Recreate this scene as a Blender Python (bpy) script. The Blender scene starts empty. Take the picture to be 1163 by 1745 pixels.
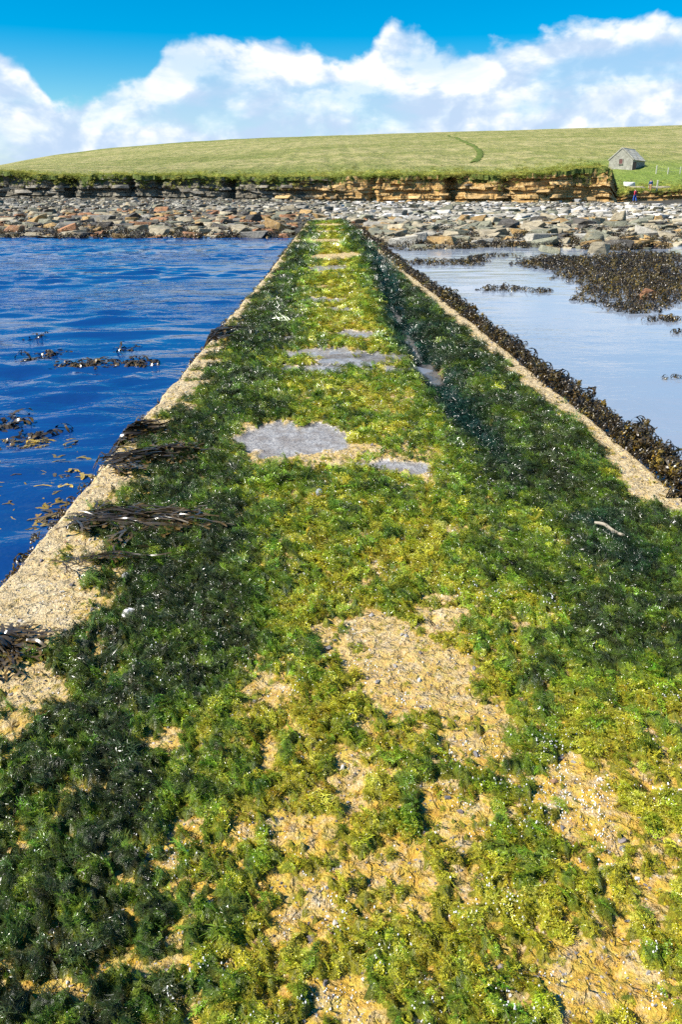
import bpy, bmesh, math, random
import numpy as np
from mathutils import Vector, Matrix, Euler

R = math.radians
scene = bpy.context.scene
col = scene.collection
rng = np.random.default_rng(11)
random.seed(7)

# ------------------------------------------------------------------ camera
FPX, CX, CY, YH, EYE = 1357.0, 581.5, 872.5, 336.0, 1.62
PITCH = math.atan((CY - YH) / FPX)
YAW = math.atan(27 / (FPX / math.cos(PITCH)))
cd = bpy.data.cameras.new('camera')
cd.sensor_fit = 'VERTICAL'; cd.sensor_height = 36.0; cd.lens = 36.0 * FPX / 1745.0
cd.clip_start = 0.05; cd.clip_end = 20000
cam = bpy.data.objects.new('camera', cd); col.objects.link(cam)
cam.location = (0, 0, EYE)
cam.rotation_euler = (math.pi / 2 - PITCH, 0, -YAW)
scene.camera = cam

# ------------------------------------------------------------------ light
SUN_EL, SUN_AZ = R(46), R(-108)            # azimuth from straight ahead, negative = left
S = Vector((math.sin(SUN_AZ) * math.cos(SUN_EL), math.cos(SUN_AZ) * math.cos(SUN_EL), math.sin(SUN_EL)))
sl = bpy.data.lights.new('sun', 'SUN'); sl.energy = 5.0; sl.angle = R(0.53); sl.color = (1.0, 0.95, 0.87)
so = bpy.data.objects.new('sun', sl); col.objects.link(so)
so.rotation_euler = S.to_track_quat('Z', 'Y').to_euler(); so.location = (-20, 0, 30)

vs = scene.view_settings
vs.view_transform = 'Standard'; vs.look = 'None'; vs.gamma = 1.0; vs.use_curve_mapping = False
vs.exposure = 0.9


class NT:
    """small helper for node trees"""
    def __init__(self, tree):
        self.t = tree; self.n = tree.nodes; self.l = tree.links
    def add(self, typ, **kw):
        nd = self.n.new(typ)
        for k, v in kw.items(): setattr(nd, k, v)
        return nd
    def put(self, sock, v):
        if v is None: return
        if hasattr(v, 'links') or isinstance(v, bpy.types.NodeSocket): self.l.new(v, sock)
        else: sock.default_value = v
    def math(self, op, a, b=None, c=None, clamp=False):
        nd = self.add('ShaderNodeMath', operation=op, use_clamp=clamp)
        self.put(nd.inputs[0], a); self.put(nd.inputs[1], b); self.put(nd.inputs[2], c)
        return nd.outputs[0]
    def vmath(self, op, a, b=None):
        nd = self.add('ShaderNodeVectorMath', operation=op)
        self.put(nd.inputs[0], a); self.put(nd.inputs[1], b)
        return nd.outputs[0]
    def noise(self, vec, scale, detail=4, rough=0.5, dist=0.0):
        nd = self.add('ShaderNodeTexNoise')
        self.put(nd.inputs['Vector'], vec)
        nd.inputs['Scale'].default_value = scale; nd.inputs['Detail'].default_value = detail
        nd.inputs['Roughness'].default_value = rough; nd.inputs['Distortion'].default_value = dist
        return nd.outputs['Fac']
    def ramp(self, fac, stops, interp='LINEAR'):
        nd = self.add('ShaderNodeValToRGB'); cr = nd.color_ramp; cr.interpolation = interp
        while len(cr.elements) > 1: cr.elements.remove(cr.elements[-1])
        for i, (p, c) in enumerate(stops):
            e = cr.elements[0] if i == 0 else cr.elements.new(p)
            e.position = p
            e.color = (c, c, c, 1) if isinstance(c, (int, float)) else (*c, 1)
        self.put(nd.inputs[0], fac)
        return nd.outputs[0]
    def mix(self, fac, a, b, mode='MIX'):
        nd = self.add('ShaderNodeMix', data_type='RGBA', blend_type=mode)
        self.put(nd.inputs[0], fac)
        for s, v in ((nd.inputs[6], a), (nd.inputs[7], b)):
            if isinstance(v, tuple): v = (*v[:3], 1)
            self.put(s, v)
        return nd.outputs[2]
    def mapr(self, v, a, b, c=0.0, d=1.0, smooth=False):
        nd = self.add('ShaderNodeMapRange', interpolation_type='SMOOTHSTEP' if smooth else 'LINEAR')
        for s, x in zip(nd.inputs, (v, a, b, c, d)): self.put(s, x)
        return nd.outputs[0]
    def attr(self, name, typ='GEOMETRY'):
        return self.add('ShaderNodeAttribute', attribute_name=name, attribute_type=typ)


world = bpy.data.worlds.new('World'); scene.world = world; world.use_nodes = True


def build_world():
    N = NT(world.node_tree); N.n.clear()
    out = N.add('ShaderNodeOutputWorld'); bg = N.add('ShaderNodeBackground')
    sky = N.add('ShaderNodeTexSky', sky_type='NISHITA')
    sky.sun_disc = False; sky.sun_elevation = SUN_EL; sky.sun_rotation = SUN_AZ
    sky.air_density = 1.0; sky.dust_density = 0.15; sky.ozone_density = 2.5; sky.altitude = 0
    gm = N.add('ShaderNodeGamma'); N.put(gm.inputs[0], sky.outputs[0]); gm.inputs[1].default_value = 1.0
    hs = N.add('ShaderNodeHueSaturation'); hs.inputs['Saturation'].default_value = 1.85; hs.inputs['Value'].default_value = 0.78
    hs.inputs['Hue'].default_value = 0.495
    N.put(hs.inputs['Color'], gm.outputs[0])
    tc = N.add('ShaderNodeTexCoord'); d = tc.outputs['Generated']
    sp = N.add('ShaderNodeSeparateXYZ'); N.put(sp.inputs[0], d)
    x, y, z = sp.outputs
    az = N.math('MULTIPLY', N.math('ARCTAN2', x, y), 180 / math.pi)
    el = N.math('MULTIPLY', N.math('ARCSINE', z), 180 / math.pi)
    # how high the cumulus tops stand, all round the horizon
    prof = [(-180, 9.5), (-150, 10.5), (-120, 8.5), (-95, 10), (-70, 8), (-50, 9.5), (-32, 7.5), (-24, 7.6), (-21, 8.2), (-18.8, 7.8),
            (-17.2, 5.6), (-15, 6.2), (-11.2, 7.0), (-9.7, 8.9), (-7, 8.8), (-2, 9.7), (-0.6, 8.2), (2.5, 8.1), (3.4, 8.8), (4.6, 10.3),
            (5.4, 10.2), (6.6, 9.0), (11, 8.9), (14, 9.3), (23, 9.7), (40, 9), (65, 10.5), (90, 8.5), (130, 10), (180, 9.5)]
    top = N.math('MULTIPLY', N.ramp(N.mapr(az, -180, 180), [((a + 180) / 360, (e / 12.0)) for a, e in prof], 'EASE'), 12.0)
    # colour ramp output is fed through as a grey value

    def billow(off):
        v = N.vmath('MULTIPLY', N.vmath('ADD', d, off), (1.0, 1.0, 1.5))
        a = N.noise(v, 9.0, 8, 0.55, 0.35)
        # rounded heads: folded noise
        b = N.math('ABSOLUTE', N.math('SUBTRACT', N.noise(v, 21.0, 4, 0.5, 0.2), 0.5))
        return N.math('SUBTRACT', N.math('MULTIPLY', N.math('SUBTRACT', a, 0.5), 2.0), N.math('MULTIPLY', N.math('SUBTRACT', b, 0.08), 1.1))
    b0 = billow((0, 0, 0))
    so_ = (S.x * 0.02, S.y * 0.02, 0.022)
    b1 = billow(so_)
    edge = N.math('SUBTRACT', N.math('ADD', top, N.math('MULTIPLY', b0, 2.1)), el)
    dens = N.mapr(edge, -0.1, 0.75, 0, 1, True)
    # thin wisps and gaps inside the bank
    v2 = N.vmath('MULTIPLY', d, (1, 1, 3.2))
    gaps = N.noise(v2, 6.5, 6, 0.55, 0.3)
    gap = N.mapr(gaps, 0.36, 0.56, 0.62, 1.0, True)
    dens = N.math('MULTIPLY', dens, gap)
    # only a bank near the horizon: nothing high up but a few wisps
    # shading: sunlit heads, blue grey hollows
    lit = N.mapr(N.math('SUBTRACT', b0, b1), -0.28, 0.30, 0.0, 1.0, True)
    depth = N.mapr(edge, 0.4, 6.0, 0.0, 1.0)
    v3 = N.vmath('MULTIPLY', d, (1, 1, 6.0))
    streak = N.mapr(N.noise(v3, 5.0, 6, 0.6, 0.4), 0.38, 0.62, 0, 1, True)
    shade = N.math('MULTIPLY', lit, N.math('SUBTRACT', 1.0, N.math('MULTIPLY', depth, N.math('SUBTRACT', 0.75, N.math('MULTIPLY', streak, 0.7)))), clamp=True)
    shade = N.math('ADD', N.math('MULTIPLY', shade, 0.8), 0.2, clamp=True)
    cc = N.ramp(shade, [(0.0, (0.40, 0.57, 0.82)), (0.45, (0.66, 0.78, 0.93)), (0.8, (0.96, 0.98, 1.0)), (1.0, (1.0, 1.0, 1.0))])
    cc = N.mix(1.0, cc, (5.9, 5.9, 5.9), 'MULTIPLY')
    c = N.mix(dens, hs.outputs[0], cc)
    N.put(bg.inputs[0], c); bg.inputs[1].default_value = 0.10
    N.l.new(bg.outputs[0], out.inputs[0])
    world.cycles.sampling_method = 'MANUAL'; world.cycles.sample_map_resolution = 256


build_world()

scene.render.engine = 'CYCLES'
scene.cycles.use_denoising = False
scene.cycles.max_bounces = 6; scene.cycles.diffuse_bounces = 2; scene.cycles.glossy_bounces = 3
scene.cycles.transparent_max_bounces = 8
scene.cycles.sample_clamp_indirect = 6.0
scene.cycles.caustics_reflective = False; scene.cycles.caustics_refractive = False

# ------------------------------------------------------------------ helpers
_f = np.array([math.sin(YAW) * math.cos(PITCH), math.cos(YAW) * math.cos(PITCH), -math.sin(PITCH)])
_r = np.array([math.cos(YAW), -math.sin(YAW), 0.0]); _u = np.cross(_r, _f)


def P(x, y, z=0.0):
    """where the sight line through a photograph pixel meets the level z"""
    d = _f * FPX + _r * (x - CX) + _u * (CY - y)
    t = (z - EYE) / d[2]
    return np.array([t * d[0], t * d[1], z])


def PY(x, y, Y):
    d = _f * FPX + _r * (x - CX) + _u * (CY - y)
    t = Y / d[1]
    return np.array([t * d[0], Y, EYE + t * d[2]])


_perm = np.random.default_rng(5).permutation(256); _perm = np.concatenate([_perm, _perm])
_ang = np.random.default_rng(6).random(256) * 2 * np.pi


def pnoise(x, y, seed=0):
    x = np.asarray(x, float) + seed * 17.31; y = np.asarray(y, float) - seed * 9.77
    xi = np.floor(x).astype(int); yi = np.floor(y).astype(int)
    xf = x - xi; yf = y - yi
    def g(ix, iy, dx, dy):
        a = _ang[_perm[_perm[ix & 255] + (iy & 255)]]
        return np.cos(a) * dx + np.sin(a) * dy
    u = xf * xf * xf * (xf * (xf * 6 - 15) + 10); v = yf * yf * yf * (yf * (yf * 6 - 15) + 10)
    a = g(xi, yi, xf, yf); b = g(xi + 1, yi, xf - 1, yf)
    c = g(xi, yi + 1, xf, yf - 1); d = g(xi + 1, yi + 1, xf - 1, yf - 1)
    return ((a * (1 - u) + b * u) * (1 - v) + (c * (1 - u) + d * u) * v) * 1.5


def fbm(x, y, octv=4, seed=0, gain=0.5):
    s = 0; a = 1.0; t = 0
    for o in range(octv):
        s = s + a * pnoise(x * 2 ** o, y * 2 ** o, seed + o * 3); t += a; a *= gain
    return s / t


def sstep(a, b, x):
    t = np.clip((np.asarray(x, float) - a) / (b - a), 0, 1)
    return t * t * (3 - 2 * t)


def mesh_np(name, verts, faces, mats=None, smooth=False, attrs=None):
    """faces: (n,4) or (n,3) int array"""
    verts = np.asarray(verts, np.float32); faces = np.asarray(faces, np.int32)
    me = bpy.data.meshes.new(name)
    me.vertices.add(len(verts)); me.vertices.foreach_set('co', verts.ravel())
    k = faces.shape[1]
    me.loops.add(faces.size); me.loops.foreach_set('vertex_index', faces.ravel())
    me.polygons.add(len(faces))
    me.polygons.foreach_set('loop_start', np.arange(0, faces.size, k, dtype=np.int32))
    me.polygons.foreach_set('loop_total', np.full(len(faces), k, np.int32))
    me.polygons.foreach_set('use_smooth', np.full(len(faces), bool(smooth)))
    me.update(calc_edges=True)
    for m in (mats or []): me.materials.append(m)
    for an, av in (attrs or {}).items():
        av = np.asarray(av, np.float32)
        if av.ndim == 1:
            at = me.attributes.new(an, 'FLOAT', 'POINT'); at.data.foreach_set('value', av)
        else:
            at = me.attributes.new(an, 'FLOAT_COLOR', 'POINT')
            at.data.foreach_set('color', np.hstack([av, np.ones((len(av), 1))]).astype(np.float32).ravel() if av.shape[1] == 3 else av.ravel())
    return me


def grid_faces(nu, nv):
    i = np.arange((nu - 1) * (nv - 1)); r = i // (nu - 1); c = i % (nu - 1)
    a = r * nu + c
    return np.stack([a, a + 1, a + nu + 1, a + nu], 1)


def obj(name, data, parent=None, **props):
    o = bpy.data.objects.new(name, data); col.objects.link(o)
    if parent: o.parent = parent
    for k, v in props.items(): o[k] = v
    return o


def thing(name, label, cat, loc=(0, 0, 0), group=None, kind=None, rz=0.0):
    o = bpy.data.objects.new(name, None); col.objects.link(o)
    o.location = loc; o.rotation_euler = (0, 0, rz); o.empty_display_size = 0.2
    o['label'] = label; o['category'] = cat
    if group: o['group'] = group
    if kind: o['kind'] = kind
    return o


def new_mat(name):
    m = bpy.data.materials.new(name); m.use_nodes = True
    N = NT(m.node_tree); N.n.clear()
    out = N.add('ShaderNodeOutputMaterial'); b = N.add('ShaderNodeBsdfPrincipled')
    N.l.new(b.outputs[0], out.inputs[0])
    return m, N, b, out


def set_bump(N, b, h, strength, dist):
    bp = N.add('ShaderNodeBump'); bp.inputs['Strength'].default_value = strength; bp.inputs['Distance'].default_value = dist
    N.put(bp.inputs['Height'], h); N.l.new(bp.outputs[0], b.inputs['Normal'])


def hidden_variant(coll, name, me):
    o = bpy.data.objects.new(name, me); coll.objects.link(o); return o


def scatter(name, pts, eul, scl, tint, idx, variants, parent=None, **props):
    """one object of uncountable growth: its points carry the sprigs (geometry nodes)"""
    n = len(pts)
    me = bpy.data.meshes.new(name)
    me.vertices.add(n); me.vertices.foreach_set('co', np.asarray(pts, np.float32).ravel())
    for an, typ, v, key in (('rot', 'FLOAT_VECTOR', eul, 'vector'), ('scl', 'FLOAT_VECTOR', scl, 'vector')):
        at = me.attributes.new(an, typ, 'POINT'); at.data.foreach_set(key, np.asarray(v, np.float32).ravel())
    at = me.attributes.new('tint', 'FLOAT_COLOR', 'POINT')
    at.data.foreach_set('color', np.hstack([tint, np.ones((n, 1))]).astype(np.float32).ravel())
    at = me.attributes.new('pick', 'INT', 'POINT'); at.data.foreach_set('value', np.asarray(idx, np.int32))
    me.update()
    o = obj(name, me, parent, **props)
    coll = bpy.data.collections.new(name + '_sprigs')
    for i, v in enumerate(variants): hidden_variant(coll, '%s_sprig_%02d' % (name, i), v)
    ng = bpy.data.node_groups.new(name + '_growth', 'GeometryNodeTree')
    ng.interface.new_socket('Geometry', in_out='INPUT', socket_type='NodeSocketGeometry')
    ng.interface.new_socket('Geometry', in_out='OUTPUT', socket_type='NodeSocketGeometry')
    A = ng.nodes.new; L = ng.links.new
    gi = A('NodeGroupInput'); go = A('NodeGroupOutput')
    ci = A('GeometryNodeCollectionInfo'); ci.inputs[0].default_value = coll
    ci.inputs['Separate Children'].default_value = True; ci.inputs['Reset Children'].default_value = True
    ip = A('GeometryNodeInstanceOnPoints')
    def na(nm, typ):
        q = A('GeometryNodeInputNamedAttribute'); q.data_type = typ; q.inputs[0].default_value = nm
        return q.outputs[0]
    L(gi.outputs[0], ip.inputs['Points']); L(ci.outputs[0], ip.inputs['Instance'])
    ip.inputs['Pick Instance'].default_value = True
    L(na('pick', 'INT'), ip.inputs['Instance Index'])
    e2r = A('FunctionNodeEulerToRotation'); L(na('rot', 'FLOAT_VECTOR'), e2r.inputs[0])
    L(e2r.outputs[0], ip.inputs['Rotation']); L(na('scl', 'FLOAT_VECTOR'), ip.inputs['Scale'])
    L(ip.outputs[0], go.inputs[0])
    md = o.modifiers.new('growth', 'NODES'); md.node_group = ng
    return o


def ribbons(chains, mat, attrs=True):
    """chains: list of (points (k,3), half widths (k,), side vectors (k,3), tipvalue (k,)) -> one mesh of flat fronds"""
    V = []; F = []; T = []
    for pts, w, side, tip in chains:
        k = len(pts); b = len(V)
        for i in range(k):
            V.append(pts[i] - side[i] * w[i]); V.append(pts[i] + side[i] * w[i]); T += [tip[i], tip[i]]
        for i in range(k - 1):
            F.append((b + 2 * i, b + 2 * i + 1, b + 2 * i + 3, b + 2 * i + 2))
    return mesh_np('frond', np.array(V), np.array(F), [mat], True, {'tip': np.array(T)})


def make_tuft(seed, n, length, r0, el0, droop, width, seg, mat, curl=0.25, comb=0.0, radial=True):
    g = np.random.default_rng(seed); ch = []
    for i in range(n):
        az = g.random() * 2 * np.pi; rr = r0 * math.sqrt(g.random())
        p = np.array([math.cos(az) * rr, math.sin(az) * rr, (-0.1 * length + 0.35 * r0 * (1 - (rr / (r0 + 1e-6)) ** 2)) if radial else -0.03])
        a2 = (az + g.normal(0, 0.8)) if radial else g.random() * 6.2832; el = el0 + g.normal(0, 0.3); L = length * g.uniform(0.6, 1.15)
        pts = [p]; sides = []; tw = g.normal(0, 0.5)
        for s in range(seg):
            d = np.array([math.cos(a2) * math.cos(el) + comb, math.sin(a2) * math.cos(el), math.sin(el)]); d /= np.linalg.norm(d)
            pts.append(pts[-1] + d * L / seg)
            sd = np.array([-math.sin(a2), math.cos(a2), 0]) * math.cos(tw) + np.array([0, 0, 1.0]) * math.sin(tw)
            sides.append(sd)
            el -= droop / seg * g.uniform(0.6, 1.4); a2 += g.normal(0, curl)
        sides.append(sides[-1]); k = seg + 1
        w = width * (1 - 0.55 * np.linspace(0, 1, k) ** 1.5)
        ch.append((pts, w, sides, np.linspace(0, 1, k)))
    return ribbons(ch, mat)


def make_wrack(seed, mat, length=0.3, width=0.010, depth=4, n=3, rise=0.45, grav=0.5):
    """bladder wrack sprig: flat straps that fork again and again"""
    g = np.random.default_rng(seed); ch = []
    def grow(p, a, el, L, w, lev):
        pts = [p]; sides = []; tips = []
        k = 3
        for s in range(k):
            d = np.array([math.cos(a) * math.cos(el), math.sin(a) * math.cos(el), math.sin(el)])
            tw = g.normal(0, 0.45)
            sides.append(np.array([-math.sin(a), math.cos(a), 0]) * math.cos(tw) + np.array([0, 0, 1.0]) * math.sin(tw))
            p = p + d * L / k; pts.append(p); el -= grav / k * g.uniform(0.2, 1.5); a += g.normal(0, 0.22)
        sides.append(sides[-1])
        t0 = lev / depth; t1 = (lev + 1) / depth
        ww = w * (1 + 0.35 * np.sin(np.linspace(0, math.pi, k + 1)))
        if lev == depth - 1: ww[-1] *= 0.45; ww[-2] *= 1.35
        ch.append((pts, ww, sides, np.linspace(t0, t1, k + 1)))
        if lev < depth - 1:
            for sgn in (-1, 1):
                if g.random() < 0.9: grow(p, a + sgn * g.uniform(0.25, 0.6), el + g.normal(0.05, 0.25), L * g.uniform(0.7, 0.95), w * 0.92, lev + 1)
    for i in range(n):
        a = g.random() * 2 * math.pi if n > 1 else 0
        grow(np.zeros(3), a, rise * g.uniform(0.4, 1.3), length / depth * g.uniform(0.8, 1.2), width, 0)
    return ribbons(ch, mat)


# ------------------------------------------------------------------ materials
def geo_pos(N): return N.add('ShaderNodeNewGeometry').outputs['Position']


def mat_concrete():
    m, N, b, out = new_mat('wet_concrete')
    p = geo_pos(N)
    base = N.ramp(N.noise(p, 7, 6, 0.6), [(0.25, (0.52, 0.38, 0.18)), (0.5, (0.68, 0.52, 0.28)), (0.72, (0.74, 0.62, 0.41))])
    grit = N.noise(p, 130, 3, 0.6)
    base = N.mix(N.mapr(N.noise(p, 38, 5, 0.7, 0.5), 0.38, 0.50, 0.5, 0), base, (0.36, 0.24, 0.09))
    base = N.mix(N.mapr(N.noise(p, 55, 4, 0.7, 0.3), 0.56, 0.66, 0, 0.75), base, (0.72, 0.66, 0.53))
    base = N.mix(N.mapr(grit, 0.33, 0.44, 0.8, 0), base, (0.14, 0.095, 0.05))
    base = N.mix(N.mapr(N.noise(p, 240, 2, 0.6), 0.6, 0.72, 0, 0.8), base, (0.74, 0.70, 0.60))
    base = N.mix(N.mapr(N.noise(p, 24, 4, 0.6, 0.6), 0.32, 0.40, 0.4, 0), base, (0.24, 0.16, 0.08))
    # yellow algal film where the attribute says so
    st = N.attr('stain').outputs['Fac']
    stn = N.math('MULTIPLY', st, N.mapr(N.noise(p, 16, 5, 0.7, 0.4), 0.33, 0.54), clamp=True)
    ycol = N.ramp(N.noise(p, 32, 4, 0.6), [(0.3, (0.44, 0.20, 0.010)), (0.5, (0.64, 0.38, 0.025)), (0.7, (0.58, 0.46, 0.06))])
    base = N.mix(N.math('MULTIPLY', stn, 0.9), base, ycol)
    # green film
    gr = N.math('MULTIPLY', N.attr('film').outputs['Fac'], N.mapr(N.noise(p, 26, 5, 0.6), 0.35, 0.6), clamp=True)
    base = N.mix(gr, base, N.ramp(N.noise(p, 70, 4, 0.65), [(0.35, (0.10, 0.12, 0.012)), (0.65, (0.34, 0.29, 0.03))]))
    # silt in the puddles, whitened to stand in for reflected cloud
    base = N.mix(N.attr('silt_sheen').outputs['Fac'], base, N.ramp(N.noise(p, 9, 5, 0.65), [(0.35, (0.38, 0.30, 0.23)), (0.6, (0.70, 0.66, 0.63))]))
    # weed-stained flanks
    base = N.mix(N.attr('flank').outputs['Fac'], base, (0.035, 0.026, 0.012))
    N.put(b.inputs['Base Color'], base)
    N.put(b.inputs['Roughness'], N.mapr(N.noise(p, 11, 3), 0.35, 0.65, 0.38, 0.75))
    b.inputs['Specular IOR Level'].default_value = 0.4
    h = N.math('ADD', N.noise(p, 60, 6, 0.65), N.math('ADD', N.math('MULTIPLY', grit, 0.35), N.math('MULTIPLY', N.mapr(N.noise(p, 24, 4, 0.6, 0.6), 0.36, 0.5), 0.9)))
    set_bump(N, b, h, 1.0, 0.02)
    return m


def mat_growth(name, rough, spec, transl, boost=1.0, sheen=0.0):
    """weed and moss: colour from each sprig's own tint, brighter to the tips"""
    m, N, b, out = new_mat(name)
    t = N.attr('tint', 'INSTANCER').outputs['Color']
    tip = N.attr('tip').outputs['Fac']
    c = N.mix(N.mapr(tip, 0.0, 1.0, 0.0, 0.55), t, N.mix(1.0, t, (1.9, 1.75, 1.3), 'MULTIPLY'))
    oi = N.add('ShaderNodeObjectInfo')
    N.put(b.inputs['Base Color'], c)
    b.inputs['Roughness'].default_value = rough; b.inputs['Specular IOR Level'].default_value = spec
    tr = N.add('ShaderNodeBsdfTranslucent'); N.put(tr.inputs[0], c)
    mx = N.add('ShaderNodeMixShader'); mx.inputs[0].default_value = transl
    N.l.new(b.outputs[0], mx.inputs[1]); N.l.new(tr.outputs[0], mx.inputs[2]); N.l.new(mx.outputs[0], out.inputs[0])
    return m


def mat_carpet():
    m, N, b, out = new_mat('algae_mat')
    p = geo_pos(N)
    c = N.attr('tint').outputs['Color']
    f = N.noise(p, 90, 5, 0.7)
    c = N.mix(N.mapr(f, 0.35, 0.62, 0.75, 0.0), c, N.mix(1.0, c, (0.25, 0.3, 0.3), 'MULTIPLY'))
    c = N.mix(N.mapr(N.noise(p, 45, 4, 0.6), 0.55, 0.72, 0.0, 0.7), c, N.mix(1.0, c, (2.2, 1.9, 1.0), 'MULTIPLY'))
    N.put(b.inputs['Base Color'], c)
    b.inputs['Roughness'].default_value = 0.35; b.inputs['Specular IOR Level'].default_value = 0.5
    set_bump(N, b, N.math('ADD', f, N.noise(p, 220, 3, 0.7)), 1.0, 0.012)
    return m


def mat_simple(name, c0, c1, scale, rough=0.7, bump=0.0, bscale=None, spec=0.4, dist=0.05, objcol=False):
    m, N, b, out = new_mat(name)
    tc = N.add('ShaderNodeTexCoord').outputs['Object'] if objcol else geo_pos(N)
    c = N.ramp(N.noise(tc, scale, 5, 0.6), [(0.3, c0), (0.7, c1)])
    if objcol:
        oi = N.add('ShaderNodeObjectInfo')
        c = N.mix(1.0, c, oi.outputs['Color'], 'MULTIPLY')
    N.put(b.inputs['Base Color'], c); b.inputs['Roughness'].default_value = rough; b.inputs['Specular IOR Level'].default_value = spec
    if bump: set_bump(N, b, N.noise(tc, bscale or scale * 3, 5, 0.65), bump, dist)
    return m


M_conc = mat_concrete()
M_mat = mat_carpet()
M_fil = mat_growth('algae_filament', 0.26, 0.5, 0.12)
M_wrack = None


def mat_wrack():
    m, N, b, out = new_mat('bladder_wrack')
    t = N.attr('tint', 'INSTANCER').outputs['Color']
    tip = N.attr('tip').outputs['Fac']
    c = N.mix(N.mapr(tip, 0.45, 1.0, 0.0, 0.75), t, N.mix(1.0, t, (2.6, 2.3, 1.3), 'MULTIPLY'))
    N.put(b.inputs['Base Color'], c); b.inputs['Roughness'].default_value = 0.36; b.inputs['Specular IOR Level'].default_value = 0.5
    return m


M_wrack = mat_wrack()


def mat_wrack_solid():
    m, N, b, out = new_mat('wrack_strap')
    tip = N.attr('tip').outputs['Fac']
    p = geo_pos(N)
    c = N.ramp(N.noise(p, 9, 4, 0.6), [(0.38, (0.030, 0.022, 0.014)), (0.6, (0.060, 0.042, 0.020)), (0.75, (0.15, 0.09, 0.018))])
    c = N.mix(N.mapr(tip, 0.55, 1.0, 0, 0.5), c, (0.22, 0.13, 0.02))
    N.put(b.inputs['Base Color'], c); b.inputs['Roughness'].default_value = 0.25; b.inputs['Specular IOR Level'].default_value = 0.6
    return m


M_strap = mat_wrack_solid()


def mat_water(name, transp, base, wavescale, rough=0.04):
    m, N, b, out = new_mat(name)
    p = geo_pos(N)
    sx = N.add('ShaderNodeSeparateXYZ'); N.put(sx.inputs[0], p)
    N.put(b.inputs['Base Color'], base)
    b.inputs['Roughness'].default_value = rough; b.inputs['IOR'].default_value = 1.33
    return m, N, b, out, p, sx


def build_sea_mat():
    m, N, b, out, p, sx = mat_water('sea_water', 0.3, (0.004, 0.030, 0.13, 1), 1)
    pm = N.vmath('MULTIPLY', p, (0.55, 1.0, 1.0))
    h1 = N.noise(pm, 2.2, 4, 0.55, 0.5)
    h2 = N.noise(pm, 9.0, 3, 0.5, 0.3)
    gust = N.mapr(N.noise(N.vmath('MULTIPLY', p, (0.35, 1.0, 1.0)), 0.22, 3, 0.5), 0.36, 0.62, 0.12, 1.4)
    calm = N.math('MULTIPLY', gust, N.math('MULTIPLY', N.mapr(sx.outputs[0], 0.0, 4.0, 1.0, 0.20), N.mapr(sx.outputs[0], -8.0, -2.0, 1.0, 0.5)))
    h = N.math('MULTIPLY', N.math('ADD', N.math('MULTIPLY', h1, 1.0), N.math('MULTIPLY', h2, 0.22)), calm)
    set_bump(N, b, h, 1.0, 0.085)
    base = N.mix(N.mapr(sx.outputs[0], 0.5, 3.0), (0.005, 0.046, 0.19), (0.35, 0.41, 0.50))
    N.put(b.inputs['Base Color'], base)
    tr = N.add('ShaderNodeBsdfTransparent'); tr.inputs[0].default_value = (0.55, 0.75, 0.9, 1)
    fr = N.add('ShaderNodeFresnel'); fr.inputs[0].default_value = 1.33
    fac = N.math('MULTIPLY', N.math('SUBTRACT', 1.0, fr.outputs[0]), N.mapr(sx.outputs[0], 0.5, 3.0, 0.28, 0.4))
    mx = N.add('ShaderNodeMixShader'); N.put(mx.inputs[0], fac)
    N.l.new(b.outputs[0], mx.inputs[1]); N.l.new(tr.outputs[0], mx.inputs[2]); N.l.new(mx.outputs[0], out.inputs[0])
    return m


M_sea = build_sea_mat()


def build_puddle_mat():
    m, N, b, out, p, sx = mat_water('puddle_water', 0.5, (0.30, 0.28, 0.28, 1), 1, 0.015)
    set_bump(N, b, N.noise(p, 7, 3, 0.5), 0.12, 0.006)
    tr = N.add('ShaderNodeBsdfTransparent'); tr.inputs[0].default_value = (0.86, 0.90, 0.93, 1)
    fr = N.add('ShaderNodeFresnel'); fr.inputs[0].default_value = 1.33
    fac = N.math('MULTIPLY', N.math('SUBTRACT', 1.0, fr.outputs[0]), 0.85)
    mx = N.add('ShaderNodeMixShader'); N.put(mx.inputs[0], fac)
    N.l.new(b.outputs[0], mx.inputs[1]); N.l.new(tr.outputs[0], mx.inputs[2]); N.l.new(mx.outputs[0], out.inputs[0])
    return m


M_pud = build_puddle_mat()
SEA = -0.45

# ------------------------------------------------------------------ terrain: shore and hill
_cx = np.array([-260, -130, -90, -40, 0, 25, 35.5, 38.5, 42, 50, 70, 120, 260])
_cy = np.array([150, 135, 122, 111, 108, 106, 107, 113, 125, 128, 127, 130, 150])


def Yc(x): return np.interp(x, _cx, _cy) + 1.4 * fbm(np.asarray(x) * 0.11, np.asarray(x) * 0 + 3.3, 3, 4)


_tx = (np.array([-900, -300, 0, 100, 200, 300, 400, 500, 600, 700, 800, 850, 920, 1000, 1024, 1040, 1062, 1085, 1110, 1163, 1400, 2400]) - 554) * 0.0735
_tz = np.array([4.6, 4.6, 4.6, 4.1, 4.2, 4.1, 3.95, 3.9, 3.95, 4.1, 4.2, 3.95, 4.35, 4.9, 5.1, 4.5, 3.3, 2.3, 1.7, 2.4, 2.8, 3.0])


def Ztop(x): return np.interp(x, _tx, _tz) + 0.42 * fbm(np.asarray(x) * 0.5, np.asarray(x) * 0 + 8.1, 4, 9, 0.6)


def Zbase(x): return np.interp(x, [-60, -20, 5, 30, 42, 60], [1.55, 1.5, 1.12, 1.05, 0.95, 1.5])


_rx = np.array([-330, -260, -187, -154, -121.5, -99.6, -77.6, -55.7, -33.8, -11.8, 10.1, 45.6, 75.9, 97.8, 133.6, 220, 400])
_rz = np.array([-8, -4, 0.5, 6.5, 12.1, 15.85, 18.3, 19.9, 21.3, 22.1, 22.6, 23.8, 24.5, 25.1, 26.1, 29, 31])
YR = 320.0


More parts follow.
